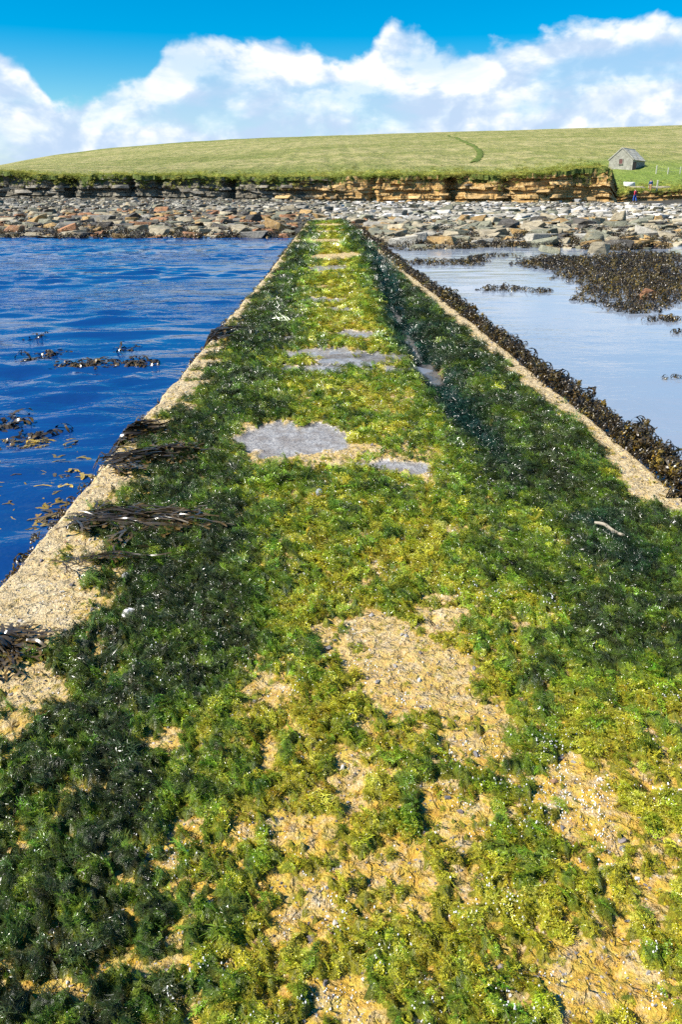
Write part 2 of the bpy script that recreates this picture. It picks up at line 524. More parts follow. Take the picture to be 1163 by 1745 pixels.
def hill_z(x, Y):
    x = np.asarray(x, float); Y = np.asarray(Y, float)
    yc = Yc(x); t = np.clip((Y - yc) / (YR - yc), 0, 1)
    zt = Ztop(x); zr = np.interp(x, _rx, _rz)
    z = zt + (zr - zt) * (t ** np.interp(x, [-130, -60, 0], [2.4, 1.5, 0.93])) + 0.25 * fbm(x * 0.05, Y * 0.05, 4, 2) * sstep(0, 0.05, t)
    back = np.clip((Y - YR) / 420, 0, None)
    return z - 34 * back ** 1.6


def YW(x):
    x = np.asarray(x, float)
    return np.where(x < 0, 47.0 + 2.2 * fbm(x * 0.22, x * 0, 4, 12, 0.6), 37.0 + 5.0 * fbm(x * 0.2, x * 0, 4, 13, 0.6))


def shore_z(x, Y):
    x = np.asarray(x, float); Y = np.asarray(Y, float)
    yw = YW(x)
    yc = Yc(x); zb = Zbase(x)
    z = SEA + (Y - yw) / (yc - yw) * (zb - SEA)
    z = np.where(Y < yw, np.maximum(SEA + (Y - yw) * 0.09, np.where(x > 0, SEA - 0.22, SEA - 1.1)), z)
    z = z + 0.14 * fbm(x * 0.4, Y * 0.4, 3, 21) * sstep(-4, 4, Y - yw)
    near = sstep(4.2, 2.4, np.abs(x - 0.25)) * sstep(63, 58, Y)
    return np.where(near > 0, z * (1 - near) + near * np.minimum(z, -0.35), z)


def mat_hill():
    m, N, b, out = new_mat('hill_grass')
    p = geo_pos(N)
    pm = N.vmath('MULTIPLY', p, (1.0, 0.42, 1.0))
    big = N.noise(N.vmath('MULTIPLY', p, (0.5, 1.3, 1.0)), 0.035, 4, 0.55, 0.6)
    c = N.ramp(big, [(0.32, (0.20, 0.21, 0.055)), (0.48, (0.30, 0.28, 0.095)), (0.58, (0.38, 0.33, 0.14)), (0.7, (0.23, 0.235, 0.065))])
    mid = N.noise(pm, 0.45, 6, 0.65)
    c = N.mix(N.mapr(mid, 0.40, 0.56, 0.65, 0.0), c, (0.14, 0.17, 0.035))
    c = N.mix(N.mapr(mid, 0.56, 0.72, 0.0, 0.6), c, (0.43, 0.36, 0.17))
    fine = N.noise(pm, 2.6, 5, 0.7)
    c = N.mix(N.mapr(fine, 0.36, 0.5, 0.6, 0.0), c, N.mix(1.0, c, (0.45, 0.55, 0.4), 'MULTIPLY'))
    lush = N.attr('lush').outputs['Fac']
    c = N.mix(N.math('MULTIPLY', lush, 0.85), c, N.ramp(fine, [(0.3, (0.085, 0.15, 0.018)), (0.65, (0.21, 0.29, 0.045))]))
    N.put(b.inputs['Base Color'], c); b.inputs['Roughness'].default_value = 0.85; b.inputs['Specular IOR Level'].default_value = 0.15
    set_bump(N, b, N.math('ADD', fine, N.math('MULTIPLY', mid, 2.0)), 0.9, 0.5)
    return m


M_hill = mat_hill()


def build_hill():
    xs = np.concatenate([np.linspace(-330, -100, 60, endpoint=False), np.linspace(-100, 100, 420, endpoint=False), np.linspace(100, 400, 70)])
    ts = np.concatenate([np.linspace(0, 0.12, 40, endpoint=False), np.linspace(0.12, 1, 90, endpoint=False), np.linspace(1, 2.9, 26)])
    X, T = np.meshgrid(xs, ts)
    yc = Yc(X); Y = yc + T * (YR - yc)
    Z = hill_z(X, Y)
    rough = sstep(12, 1.0, Y - yc)
    Z = Z + (0.30 * fbm(X * 0.9, Y * 0.9, 4, 31)) * rough
    Z[0] -= 0.25
    lush = np.clip(sstep(16, 0, Y - yc) * 0.8 + sstep(33, 40, X) * sstep(190, 150, Y) * 0.95, 0, 1)
    me = mesh_np('hill', np.stack([X, Y, Z], -1).reshape(-1, 3), grid_faces(len(xs), len(ts)), [M_hill], True, {'lush': lush.ravel()})
    obj('hill', me, kind='structure', label='grassy island hillside rising behind the low cliff')


build_hill()

M_shore = mat_simple('shore_ground', (0.018, 0.015, 0.008), (0.10, 0.085, 0.055), 1.3, 0.7, 1.0, 6, 0.35, 0.15)


def build_shore():
    # one sheet: sea bed, shore and the land under the hill, out to the horizon
    xs = np.concatenate([np.geomspace(4000, 85, 16)[:-1] * -1, np.linspace(-85, 85, 300), np.geomspace(85, 4000, 16)[1:]])
    ys = np.concatenate([np.linspace(-4000, -30, 10, endpoint=False), np.linspace(-30, 30, 40, endpoint=False), np.linspace(30, 150, 240, endpoint=False), np.geomspace(150, 6000, 16)])
    X, Y = np.meshgrid(xs, ys)
    Z = shore_z(X, np.minimum(Y, 132))
    Z = np.where((Y > 160) | (np.abs(X) > 200), np.minimum(Z, -2.0), Z)
    Z = np.where(Y > 132, np.minimum(Z, 0.6), Z)
    me = mesh_np('shore', np.stack([X, Y, Z], -1).reshape(-1, 3), grid_faces(len(xs), len(ys)), [M_shore], True)
    obj('shore', me, kind='structure', label='stony foreshore and sea bed around the causeway')


build_shore()


def build_sea():
    xs = np.concatenate([-np.geomspace(9000, 60, 14)[:-1], np.linspace(-60, -22, 60, endpoint=False), np.linspace(-22, 22, 260, endpoint=False), np.linspace(22, 60, 50), np.geomspace(60, 9000, 14)[1:]])
    ys = np.concatenate([-np.geomspace(9000, 10, 12), np.linspace(-10, 2, 30, endpoint=False)[1:], 2 + 58 * np.linspace(0, 1, 420) ** 1.5, np.geomspace(60, 9000, 16)[1:]])
    X, Y = np.meshgrid(xs, ys)
    amp = sstep(60, 40, np.abs(X)) * sstep(66, 50, Y) * sstep(-10, -6, Y) * np.where(X < 0, 1.0, 0.12)
    w = np.zeros_like(X)
    g = np.random.default_rng(3)
    wx = X + 0.5 * fbm(X * 0.3, Y * 0.3, 2, 77); wy = Y + 0.5 * fbm(X * 0.3, Y * 0.3, 2, 78)
    for i in range(16):
        a = R(105) + g.normal(0, 0.42); lam = g.uniform(0.45, 1.9); A = 0.0075 * lam ** 0.8
        w += A * np.sin(2 * np.pi / lam * (wx * math.cos(a) + wy * math.sin(a)) + g.random() * 7) * (0.5 + 0.9 * np.clip(fbm(X * 0.25, Y * 0.25, 2, 40 + i) + 0.3, 0, 1))
    # rings spreading from the weed that breaks the surface
    for (cx, cy, cr) in ((*P(215, 618, SEA)[:2], 2.6), (*P(120, 640, SEA)[:2], 2.0)):
        r = np.hypot(X - cx, Y - cy)
        w += 0.016 * np.sin(2 * np.pi * r / 0.36) * np.exp(-(r / cr) ** 2) * sstep(0.2, 0.6, r)
    gust = 0.45 + 0.75 * sstep(-0.25, 0.35, fbm(X * 0.10, Y * 0.16, 3, 60))
    Z = SEA + w * amp * gust
    me = mesh_np('sea', np.stack([X, Y, Z], -1).reshape(-1, 3), grid_faces(len(xs), len(ys)), [M_sea], True)
    obj('sea', me, kind='structure', label='rippled blue sea on both sides of the causeway')


build_sea()

# ------------------------------------------------------------------ causeway
def XL(Y): return np.interp(Y, [0, 3, 9, 20, 60], [-1.60, -1.53, -1.47, -1.36, -1.34]) + 0.07 * fbm(np.asarray(Y) * 1.3, np.asarray(Y) * 0 + 1, 4, 3)


def XR(Y): return np.interp(Y, [0, 5, 12, 20, 60], [2.14, 2.14, 2.08, 1.92, 1.76]) + 0.03 * fbm(np.asarray(Y) * 1.1, np.asarray(Y) * 0 + 5, 4, 8)


# bare places, as (photo x, y, half width, half height in photo pixels, strength)
BARE = [(640, 1080, 90, 55, 1.1), (720, 1160, 110, 75, 1.2), (790, 1220, 80, 55, 1.1), (760, 1040, 55, 40, .7), (905, 1060, 55, 16, .6), (590, 1320, 50, 60, .9),
        (940, 1330, 95, 40, 1.1), (1010, 1400, 70, 55, 1.0), (780, 1400, 50, 70, .75), (1040, 1690, 130, 75, 1.1), (1100, 1480, 60, 60, .75),
        (590, 1690, 70, 45, .9), (270, 1260, 55, 28, .8), (430, 1170, 50, 38, .7), (330, 1420, 70, 26, .55), (470, 1440, 95, 48, .8),
        (510, 1540, 60, 35, .75), (100, 1690, 130, 32, .85), (230, 1640, 90, 30, .6), (700, 1490, 80, 40, .6), (250, 1370, 45, 14, .5),
        (20, 1250, 35, 30, 1.0), (350, 1140, 30, 16, .5), (570, 775, 190, 22, 1.0), (490, 745, 100, 34, 1.2), (680, 795, 75, 18, 1.2),
        (745, 665, 70, 8, .4), (660, 690, 60, 20, .45), (850, 712, 40, 12, .6), (600, 435, 34, 6, 1.4), (560, 438, 50, 6, 1.3), (545, 411, 52, 4.5, 1.3), (560, 384, 60, 3, 1.2),
        (540, 460, 45, 4, 0.8), (560, 395, 60, 3, 1.1), (530, 490, 40, 4, .8), (500, 530, 30, 3, .5), (960, 925, 40, 14, .55), (800, 1510, 30, 30, .6), (880, 1390, 40, 20, .5),
        (1050, 1310, 40, 14, .5), (640, 1240, 50, 20, .5), (170, 1040, 55, 18, .7), (90, 1030, 60, 40, .8)]
# puddles: photo ellipses, first is the big one
PUDDLE = [(497, 745, 92, 26), (676, 795, 62, 9), (600, 612, 60, 9), (548, 599, 72, 8), (535, 628, 70, 9), (650, 606, 36, 8), (662, 629, 56, 7),
          (610, 568, 44, 6), (487, 577, 26, 6), (545, 511, 42, 5), (575, 526, 30, 4), (560, 455, 34, 4), (735, 622, 22, 22), (700, 573, 11, 26), (675, 527, 8, 16)]


def ell(list_, x, y, soft=1.45):
    """largest soft membership of world points in photo ellipses laid on the causeway top"""
    m = np.zeros_like(x)
    for e in list_:
        c = P(e[0], e[1]); hw = abs(P(e[0] + e[2], e[1])[0] - c[0]); hh = abs(P(e[0], e[1] - e[3])[1] - P(e[0], e[1] + e[3])[1]) / 2
        st = e[4] if len(e) > 4 else 1.0
        m = np.maximum(m, st * np.clip(soft - ((x - c[0]) / hw) ** 2 - ((y - c[1]) / hh) ** 2, -1, 1))
    return m


_rut = np.array([P(*q)[:2] for q in ((645, 440), (662, 500), (688, 560), (732, 625), (800, 715), (870, 800))])
_rut = _rut[np.argsort(_rut[:, 1])]


def fields(x, Y):
    """everything the causeway top knows about a place: cover, thickness, darkness, height"""
    x = np.asarray(x, float); Y = np.asarray(Y, float)
    far = sstep(3.0, 14.0, Y)
    wx = x + 0.17 * fbm(x * 4.2, Y * 3.6, 4, 51, 0.6) * (1 + 0.6 * far); wy = Y + (0.14 + 0.05 * Y) * fbm(x * 4.0, Y * 3.2 / (1 + 0.1 * Y), 4, 52, 0.6)
    bare = ell(BARE, wx, wy, 1.35)
    px = x + 0.12 * fbm(x * 6, Y * 3, 4, 53, 0.6); py = Y + (0.03 + 0.05 * Y) * fbm(x * 6, Y * 2.4, 4, 54, 0.6)
    pud = ell(PUDDLE, px, py)
    n1 = fbm(x * 1.1, Y * 0.8, 3, 55); n2 = fbm(x * 4.5, Y * 3.6, 4, 56); n3 = fbm(x * 17, Y * 14, 4, 57, 0.7)
    n4 = fbm(x * 42, Y * 36, 3, 70, 0.6) * sstep(9, 2.5, Y)
    el = x - XL(Y); er = XR(Y) - x
    lw = np.interp(Y, [0, 1.9, 2.2, 2.6, 3.3, 4, 6, 10, 20, 60], [-.2, -.10, .54, .58, .44, .30, .33, .26, .30, .30]) + 0.26 * fbm(Y * 2.2, Y * 0 + 2, 4, 58)
    rw = np.interp(Y, [0, 3.4, 4.2, 6, 10, 30, 60], [-.2, -.2, .30, .27, .30, .28, .22]) + 0.18 * fbm(Y * 1.8, Y * 0 + 7, 4, 59)
    lw = lw - 0.05 + 0.6 * n2 + 0.45 * n3; rw = rw + 0.3 * n2 + 0.2 * n3
    edge = sstep(0.10, -0.12, el - lw) + sstep(0.10, -0.12, er - rw)
    nearmix = sstep(2.6, 1.6, Y) * sstep(-0.9, -0.1, x)
    bare = bare * (1 - 0.15 * sstep(1.9, 1.6, Y))
    cover = 0.69 + 0.3 * n1 + 0.75 * n2 + (1.75 - 0.9 * far) * n3 + 0.95 * n4 + 0.10 * sstep(-0.1, -0.7, x) + 0.25 * sstep(0.7, 1.2, x) * sstep(1.9, 2.6, Y) - 0.80 * np.clip(bare, 0, 2) - 1.3 * edge - 0.9 * np.clip(pud, 0, 1) - 0.20 * nearmix
    cover = cover - 0.10 * sstep(0.55, 0.2, np.abs(x - 0.25)) * far
    rd = np.abs(x - np.interp(Y, _rut[:, 1], _rut[:, 0])); rutw = np.interp(Y, [4, 6, 9, 14, 25], [.12, .16, .17, .17, .18])
    rut = np.exp(-(rd / rutw) ** 2) * sstep(4.0, 6.5, Y) * sstep(33, 22, Y)
    cover = cover + 0.35 * rut * (pud < 0.2)
    thick = np.clip((cover - 0.36) * 1.9, 0, 1)
    dark = 0.36 + 0.55 * n1 + 0.75 * fbm(x * 3.2, Y * 2.4, 3, 61) + 0.95 * fbm(x * 14, Y * 11, 3, 65)
    dark = dark + 0.46 * sstep(-0.15, -0.65, x) * (1 - 0.45 * far) + 0.42 * sstep(0.75, 1.25, x) * sstep(1.9, 2.6, Y) - 0.40 * sstep(0.6, 0.1, np.abs(x - 0.25)) * (0.4 + 0.6 * far)
    dark = dark + 0.25 * (thick - 0.6) + 0.9 * rut + 0.35 * far * (sstep(-0.45, -0.85, x) + sstep(0.95, 1.4, x))
    dark = np.clip(dark - 0.25 * nearmix, 0, 1)
    dark[np.clip(bare, 0, 1) > 0.1] *= 0.8
    lump = 1 - np.abs(fbm(x * 14, Y * 12.5, 4, 62, 0.62)) * 2.6
    lump2 = (1 - np.abs(fbm(x * 40, Y * 36, 3, 73, 0.6)) * 2.8) * sstep(8, 2, Y)
    hconc = 0.016 * fbm(x * 9, Y * 8, 5, 63, 0.62) - 0.020 * sstep(0.15, 0.5, fbm(x * 14, Y * 12, 4, 69, 0.6)) + 0.018 * fbm(x * 1.5, Y * 1.2, 3, 64) * (1 - np.clip(pud, 0, 1)) - 0.022 * sstep(-0.1, 0.75, pud) - 0.12 * rut
    # rounded, worn edges
    rim = np.clip(np.minimum(el, er), 0, 1)
    hconc = hconc - 0.07 * (1 - sstep(0, 0.10, rim)) ** 2
    lumpamp = 0.026 * (0.45 + 0.8 * dark) * (1 - 0.25 * far)
    halg = thick * (0.006 + lumpamp * np.clip(lump, 0, 1) + 0.010 * lump2)
    return dict(bare=bare, pud=pud, cover=cover, thick=thick, dark=dark, hc=hconc, ha=halg, rut=rut, n2=n2, n3=n3, edge=edge)


def algae_tint(f, x, Y, jit=None):
    d = f['dark'][:, None]
    c0 = np.array([[0.390, 0.360, 0.028]]); c1 = np.array([[0.185, 0.265, 0.022]]); c2 = np.array([[0.074, 0.125, 0.018]]); c3 = np.array([[0.032, 0.048, 0.015]])
    c = np.where(d < 0.35, c0 + (c1 - c0) * (d / 0.35), np.where(d < 0.75, c1 + (c2 - c1) * ((d - 0.35) / 0.4), c2 + (c3 - c2) * ((d - 0.75) / 0.25)))
    bright = sstep(0.25, 0.5, fbm(x * 5.5, Y * 4.5, 3, 71))[:, None] * (1 - 0.3 * d)
    c = c * (1 - bright * 0.55) + bright * 0.55 * np.array([[0.17, 0.30, 0.012]])
    thin = sstep(0.45, 0.05, f['thick'])[:, None]
    c = c * (1 - 0.55 * thin) + 0.55 * thin * np.array([[0.30, 0.22, 0.014]])
    blue = np.clip(f['rut'][:, None] * 1.3, 0, 1) + sstep(0.9, 1.5, x)[:, None] * sstep(0.1, 0.4, fbm(x * 2.2, Y * 1.4, 3, 72))[:, None] * 0.6
    c = c * (1 - np.clip(blue, 0, 1)) + np.clip(blue, 0, 1) * np.array([[0.007, 0.028, 0.020]])
    if jit is not None:
        c = c * np.exp(jit[:, :1] * 0.38) * (1 + jit[:, 1:4] * 0.12)
    return np.clip(c, 0.002, 0.42)


def ygrid():
    ys = [-5.0]
    while ys[-1] < 60.2:
        y = ys[-1]
        ys.append(y + (0.06 if y < 0.7 else 0.0058 * (y + 0.95)))
    return np.array(ys)


def build_causeway():
    root = thing('causeway', 'long straight concrete causeway, green with algae, running out to the grassy island', 'causeway')
    root['kind'] = 'structure'
    ys = ygrid(); nu = 380
    U = np.linspace(0, 1, nu)
    UU, YY = np.meshgrid(U, ys)
    xl = XL(YY); xr = XR(YY); X = xl + (xr - xl) * UU
    f = fields(X.ravel(), YY.ravel())
    Zc = f['hc'].reshape(X.shape)
    stain = np.clip(0.50 + 0.9 * sstep(0.05, 0.42, f['cover']) + 0.6 * sstep(3.2, 1.4, YY.ravel()) - 0.35 * f['edge'] * sstep(0.2, 0.0, f['cover']), 0, 1)
    film = sstep(0.12, 0.40, f['cover'])
    silt_sheen = sstep(0.0, 0.5, f['pud']) * (1 - np.clip(f['rut'] * 2, 0, 1))
    V = np.stack([X, YY, Zc], -1).reshape(-1, 3)
    faces = grid_faces(nu, len(ys))
    me = mesh_np('top', V, faces, [M_conc], True, dict(stain=stain, film=film, silt_sheen=silt_sheen, flank=np.clip(f['rut'] * 1.4, 0, 0.9)))
    obj('top', me, root)
    # flanks: battered walls under the weed, each side and the seaward end
    for nm, xs_, sgn in (('flank', XL(ys), -1), ('flank', XR(ys), 1)):
        rows = 9; T = np.linspace(0, 1, rows)
        YF, TF = np.meshgrid(ys[::2], T, indexing='ij')
        xe = xs_[::2][:, None]
        z0 = Zc[::2, 0 if sgn < 0 else -1][:, None]
        out = TF * (0.16 if sgn < 0 else 0.40) + 0.05 * fbm(YF * 2.3, TF * 2.0 + 5, 4, 80) * np.sin(np.pi * np.clip(TF * 1.2, 0, 1))
        Xf = xe + sgn * out; Zf = z0 - TF * 1.3
        Vf = np.stack([Xf, YF, Zf], -1).reshape(-1, 3)
        ff = grid_faces(rows, len(ys[::2]))
        n = len(Vf)
        fl = sstep(0.0, 0.12 if sgn > 0 else 0.2, TF.ravel())
        me = mesh_np('flank', Vf, ff if sgn < 0 else ff[:, ::-1], [M_conc], True, dict(stain=np.full(n, .4), film=np.full(n, .2), silt_sheen=np.zeros(n), flank=fl))
        obj('flank', me, root)
    # algae: the matted layer, then the tufts that stand on it
    alg = thing('algae', 'shaggy wet green algae carpeting the causeway top', 'algae', kind='stuff')
    f2 = f; th = f2['thick'].reshape(X.shape)
    Za = Zc + np.where(th > 0.01, f2['ha'].reshape(X.shape), -0.012)
    keep = (th.ravel()[faces] > 0.02).any(1) & (YY.ravel()[faces] > -1).all(1)
    tint = algae_tint(f2, X.ravel(), YY.ravel())
    used = np.unique(faces[keep]); remap = np.full(len(V), -1); remap[used] = np.arange(len(used))
    Va = np.stack([X, YY, Za + 0.002], -1).reshape(-1, 3)[used]
    me = mesh_np('mat', Va, remap[faces[keep]], [M_mat], True, {'tint': tint[used]})
    obj('algae_mat', me, alg, kind='stuff')
    return root, alg


causeway, algae = build_causeway()


def build_tufts():
    g = np.random.default_rng(21)
    var = []
    for i in range(4): var.append(make_tuft(100 + i, 150, 0.55, 1.15, 0.30, 0.9, 0.030, 2, M_fil, 0.5, 0.25, False))     # matted fuzz
    for i in range(3): var.append(make_tuft(120 + i, 120, 0.95, 1.05, 0.16, 0.35, 0.026, 3, M_fil, 0.3, 1.1, False))     # combed strands
    for i in range(3): var.append(make_tuft(140 + i, 150, 0.34, 1.15, 0.45, 1.0, 0.050, 2, M_fil, 0.8, 0.0, False))     # short moss
    # sample with density falling off with distance
    yy = np.linspace(0.45, 60, 4000)
    sp = np.minimum(0.0062 + 0.0029 * yy, 0.085)
    dens = 1 / sp ** 2; cdf = np.cumsum(dens); cdf /= cdf[-1]
    n = int(3.6 * np.sum(dens) * (yy[1] - yy[0]) * 0.92)
    Y = np.interp(g.random(n), cdf, yy)
    x = XL(Y) + (XR(Y) - XL(Y)) * g.random(n)
    f = fields(x, Y)
    keep = (f['thick'] > 0.06) & (g.random(n) < sstep(0.0, 0.35, f['thick']) + 0.2)
    x, Y = x[keep], Y[keep]; f = {k: v[keep] for k, v in f.items()}
    n = len(x)
    s = np.minimum(0.0062 + 0.0029 * Y, 0.085)
    jit = g.normal(0, 1, (n, 4))
    tint = algae_tint(f, x, Y, jit)
    rnd = g.random(n)
    darkish = f['dark'] > 0.48 + 0.15 * g.normal(0, 1, n)
    kind = np.where(darkish, np.where(rnd < 0.62, g.integers(0, 4, n), g.integers(4, 7, n)), np.where(rnd < 0.72, g.integers(7, 10, n), g.integers(0, 4, n)))
    sc = s * 1.25 * np.exp(g.normal(0, 0.28, n)) * (0.6 + 0.55 * f['thick'])
    zs = np.minimum(sc, 0.034 * np.exp(g.normal(0, 0.2, n)))
    z = f['hc'] + f['ha']
    e_ = 0.007; fx = fields(x + e_, Y); fy = fields(x, Y + e_)
    gx = np.clip((fx['hc'] + fx['ha'] - z) / e_, -1.6, 1.6); gy = np.clip((fy['hc'] + fy['ha'] - z) / e_, -1.6, 1.6)
    flow = 2.4 + 1.6 * fbm(x * 1.4, Y * 1.1, 2, 90) * 2 + g.normal(0, 0.45, n)
    # lie along the mat: tilt to its slope, spin about its normal
    yaw = np.where((kind >= 4) & (kind < 7), flow, g.random(n) * 6.28)
    sp_ = gx * np.cos(yaw) + gy * np.sin(yaw); sq_ = -gx * np.sin(yaw) + gy * np.cos(yaw)
    eul = np.stack([np.arctan(sq_) + g.normal(0, 0.16, n), -np.arctan(sp_) + g.normal(0, 0.16, n), yaw], 1)
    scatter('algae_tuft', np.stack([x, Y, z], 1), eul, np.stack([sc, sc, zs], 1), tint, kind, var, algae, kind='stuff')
    print('tufts', n)


build_tufts()


# ------------------------------------------------------------------ puddles
def build_puddles():
    labs = ['largest puddle, a grey oval pool lying across the middle of the causeway', 'shallow puddle right beside the largest pool',
            'puddle in the middle of the broken row of pools past the largest one', 'pale pool on the far side of the broken row', 'left pool of the broken row past the largest puddle',
            'small pool at the right of the broken row of pools', 'narrow right end pool nearest in the broken row', 'thin pale puddle just beyond the broken row of pools',
            'small puddle left beyond the broken row, near the weed clump', 'narrow distant puddle halfway along the causeway', 'thin sliver of puddle beside the distant narrow one',
            'farthest small puddle on the causeway', 'widest dark blue water lying in the rut along the right side', 'narrow water in the rut beyond the widest stretch', 'farthest sliver of water in the rut']
    for (px, py, hw, hh), lab in zip(PUDDLE, labs):
        c = P(px, py); w = abs(P(px + hw, py)[0] - c[0]) * 1.30; h = abs(P(px, py - hh)[1] - P(px, py + hh)[1]) / 2 * 1.30
        n = 40; a = np.linspace(0, 2 * np.pi, n, endpoint=False)
        r = 1 + 0.10 * pnoise(np.cos(a) * 2 + px, np.sin(a) * 2 + py, 3)
        zz = -0.014 if 'rut' not in lab else -0.098
        V = [[0, 0, 0]] + [[math.cos(q) * w * k, math.sin(q) * h * k, 0] for q, k in zip(a, r)]
        F = [[0, i + 1, (i + 1) % n + 1] for i in range(n)]
        o = obj('puddle', mesh_np('puddle', V, F, [M_pud], True), label=lab, category='puddle', group='puddles on the causeway')
        o.location = (c[0], c[1], zz)


build_puddles()

# ------------------------------------------------------------------ cliff
def mat_cliff():
    m, N, b, out = new_mat('cliff_rock')
    p = geo_pos(N)
    och = N.attr('ochre').outputs['Fac']
    st = N.noise(N.vmath('MULTIPLY', p, (0.25, 0.25, 4.5)), 1.2, 5, 0.6, 0.25)
    spot = N.noise(p, 0.9, 5, 0.6)
    grey = N.ramp(st, [(0.3, (0.055, 0.046, 0.034)), (0.5, (0.16, 0.14, 0.10)), (0.7, (0.30, 0.27, 0.20))])
    gold = N.ramp(st, [(0.3, (0.20, 0.10, 0.035)), (0.48, (0.44, 0.26, 0.085)), (0.7, (0.60, 0.44, 0.22))])
    f = N.math('ADD', och, N.math('MULTIPLY', N.math('SUBTRACT', spot, 0.5), 1.1), clamp=True)
    c = N.mix(N.mapr(f, 0.3, 0.7, 0, 1, True), grey, gold)
    gr = N.attr('turf').outputs['Fac']
    c = N.mix(N.mapr(N.math('ADD', gr, N.math('MULTIPLY', N.math('SUBTRACT', N.noise(p, 1.6, 4, 0.6), 0.5), 1.6)), 0.45, 0.6), c, (0.10, 0.13, 0.025))
    N.put(b.inputs['Base Color'], c); b.inputs['Roughness'].default_value = 0.85; b.inputs['Specular IOR Level'].default_value = 0.2
    set_bump(N, b, N.math('ADD', st, N.noise(p, 5, 4, 0.6)), 0.8, 0.2)
    return m


M_cliff = mat_cliff()


def ochre_at(x): return np.interp(x, [-60, -14, -2, 3, 10, 40], [0.12, 0.12, 0.45, 0.62, 0.9, 0.95])


def cliff_out(x, k, t):
    """how far bed k stands out of the cliff line"""
    x = np.asarray(x, float)
    g = np.random.default_rng(400 + k); w = g.uniform(0.7, 2.3); ph = g.random() * 9
    wob = x + 0.35 * pnoise(x * 0.7, x * 0 + k * 3.1, 5)
    cell = np.floor(wob / w + ph).astype(int)
    h = (np.abs(np.sin(cell * 12.9898 + k * 78.233) * 43758.5453) % 1.0)
    o = 0.9 * (1 - t) ** 1.4 + 0.55 * h + 1.3 * fbm(x * 0.22, x * 0 + k * 0.12, 4, 15) + 0.25 * math.sin(k * 2.3)
    for cxp, cw, dp in ((-32.6, 0.8, 2.3), (-11.9, 0.5, 1.6), (15.9, 0.75, 2.4), (-21, 0.45, 1.0), (22.5, 0.4, 1.0), (-24.5, 0.4, 1.2), (6, 0.4, 0.8)):
        o = o - dp * np.exp(-((x - cxp) / cw) ** 2)
    return o


def build_cliff():
    root = thing('cliff', 'low layered sea cliff, grey at one end and orange at the other, below the grass', 'cliff')
    root['kind'] = 'structure'
    xs = np.concatenate([np.linspace(-130, -50, 160, endpoint=False), np.linspace(-50, 44, 640, endpoint=False), np.linspace(44, 160, 200)])
    K = 10; rows = []; tt = np.array([0, .09, .2, .26, .37, .43, .55, .62, .75, .86, 1.0])
    for k in range(K): rows += [(k, tt[k], 0), (k, tt[k + 1], 1)]
    yc = Yc(xs); zt = Ztop(xs) + 0.05; zb = Zbase(xs) - 0.6
    V = []; turf = []; och = []
    for k, t, _ in rows:
        o = cliff_out(xs, k, t)
        z = zb + (zt - zb) * (t + ((0.10 * fbm(xs * 0.22, xs * 0 + t * 1.5, 4, 2, 0.6)) if 0 < t < 1 else 0))
        o = o + 0.22 * fbm(xs * 1.4, xs * 0 + t * 5.0, 4, 19, 0.65)
        V.append(np.stack([xs, yc - o + 0.2, z], 1)); turf.append(np.full(len(xs), t ** 2.2 * 0.8) + 0.35 * (fbm(xs * 0.3, xs * 0, 3, 23) - 0.1) + 0.12 * (xs < -5) * t); och.append(ochre_at(xs))
    V.append(np.stack([xs, yc + 1.2, zt - 0.1], 1)); turf.append(np.ones(len(xs))); och.append(ochre_at(xs))
    V = np.concatenate(V); f = grid_faces(len(xs), len(rows) + 1)
    me = mesh_np('rock_face', V, f, [M_cliff], False, dict(turf=np.concatenate(turf), ochre=np.concatenate(och)))
    obj('rock_face', me, root)
    # thicker beds that stick out, one stone each
    protos = [hull_mesh(900 + i, 16, (0.5, 0.32, 0.11), M_ledge) for i in range(5)]
    g = np.random.default_rng(44)
    for i in range(96):
        x = g.uniform(-43, 36); k = int(g.integers(0, 8)); t = (tt[k] + tt[k + 1]) / 2
        zz = (Zbase(x) - 0.6) + (Ztop(x) - Zbase(x) + 0.6) * t
        if zz < Zbase(x): continue
        o = obj('ledge', protos[i % 5], root)
        o.location = (x, float(Yc(x) - cliff_out(np.array([x]), k, t)[0] + 0.12), float(zz))
        sc = g.uniform(0.7, 2.0); o.scale = (sc * g.uniform(1, 2.0), sc, sc * g.uniform(0.8, 1.3)); o.rotation_euler = (0, 0, g.normal(0, 0.2))
        oc = float(ochre_at(x)) + g.normal(0, 0.2)
        v = g.uniform(0.7, 1.2)
        o.color = (0.52 * v, 0.33 * v, 0.13 * v, 1) if oc > 0.5 else (0.22 * v, 0.195 * v, 0.15 * v, 1)


def hull_mesh(seed, n, half, mat, flat=0.75, bevel=True):
    """angular slab: hull of random points in a flattened box, with a bedding-plane top"""
    g = np.random.default_rng(seed)
    bm = bmesh.new()
    for i in range(n):
        a = g.random() * 2 * math.pi; r = g.uniform(0.72, 1.0)
        sq = max(abs(math.cos(a)), abs(math.sin(a))) ** -0.5
        z = g.choice([-1, 1]) * g.uniform(flat, 1.0)
        k = r * sq * (1.0 if z < 0 else g.uniform(0.72, 0.98))
        bm.verts.new((math.cos(a) * k * half[0], math.sin(a) * k * half[1], z * half[2]))
    res = bmesh.ops.convex_hull(bm, input=bm.verts)
    bmesh.ops.delete(bm, geom=[e for e in res['geom_interior'] if isinstance(e, bmesh.types.BMVert)], context='VERTS')
    bmesh.ops.dissolve_limit(bm, angle_limit=R(9), verts=bm.verts, edges=bm.edges)
    if bevel:
        bmesh.ops.bevel(bm, geom=list(bm.edges), offset=min(half) * 0.13, segments=1, affect='EDGES', clamp_overlap=True)
    bmesh.ops.recalc_face_normals(bm, faces=bm.faces)
    bmesh.ops.triangulate(bm, faces=bm.faces)
    me = bpy.data.meshes.new('slab'); bm.to_mesh(me); bm.free()
    me.materials.append(mat)
    return me


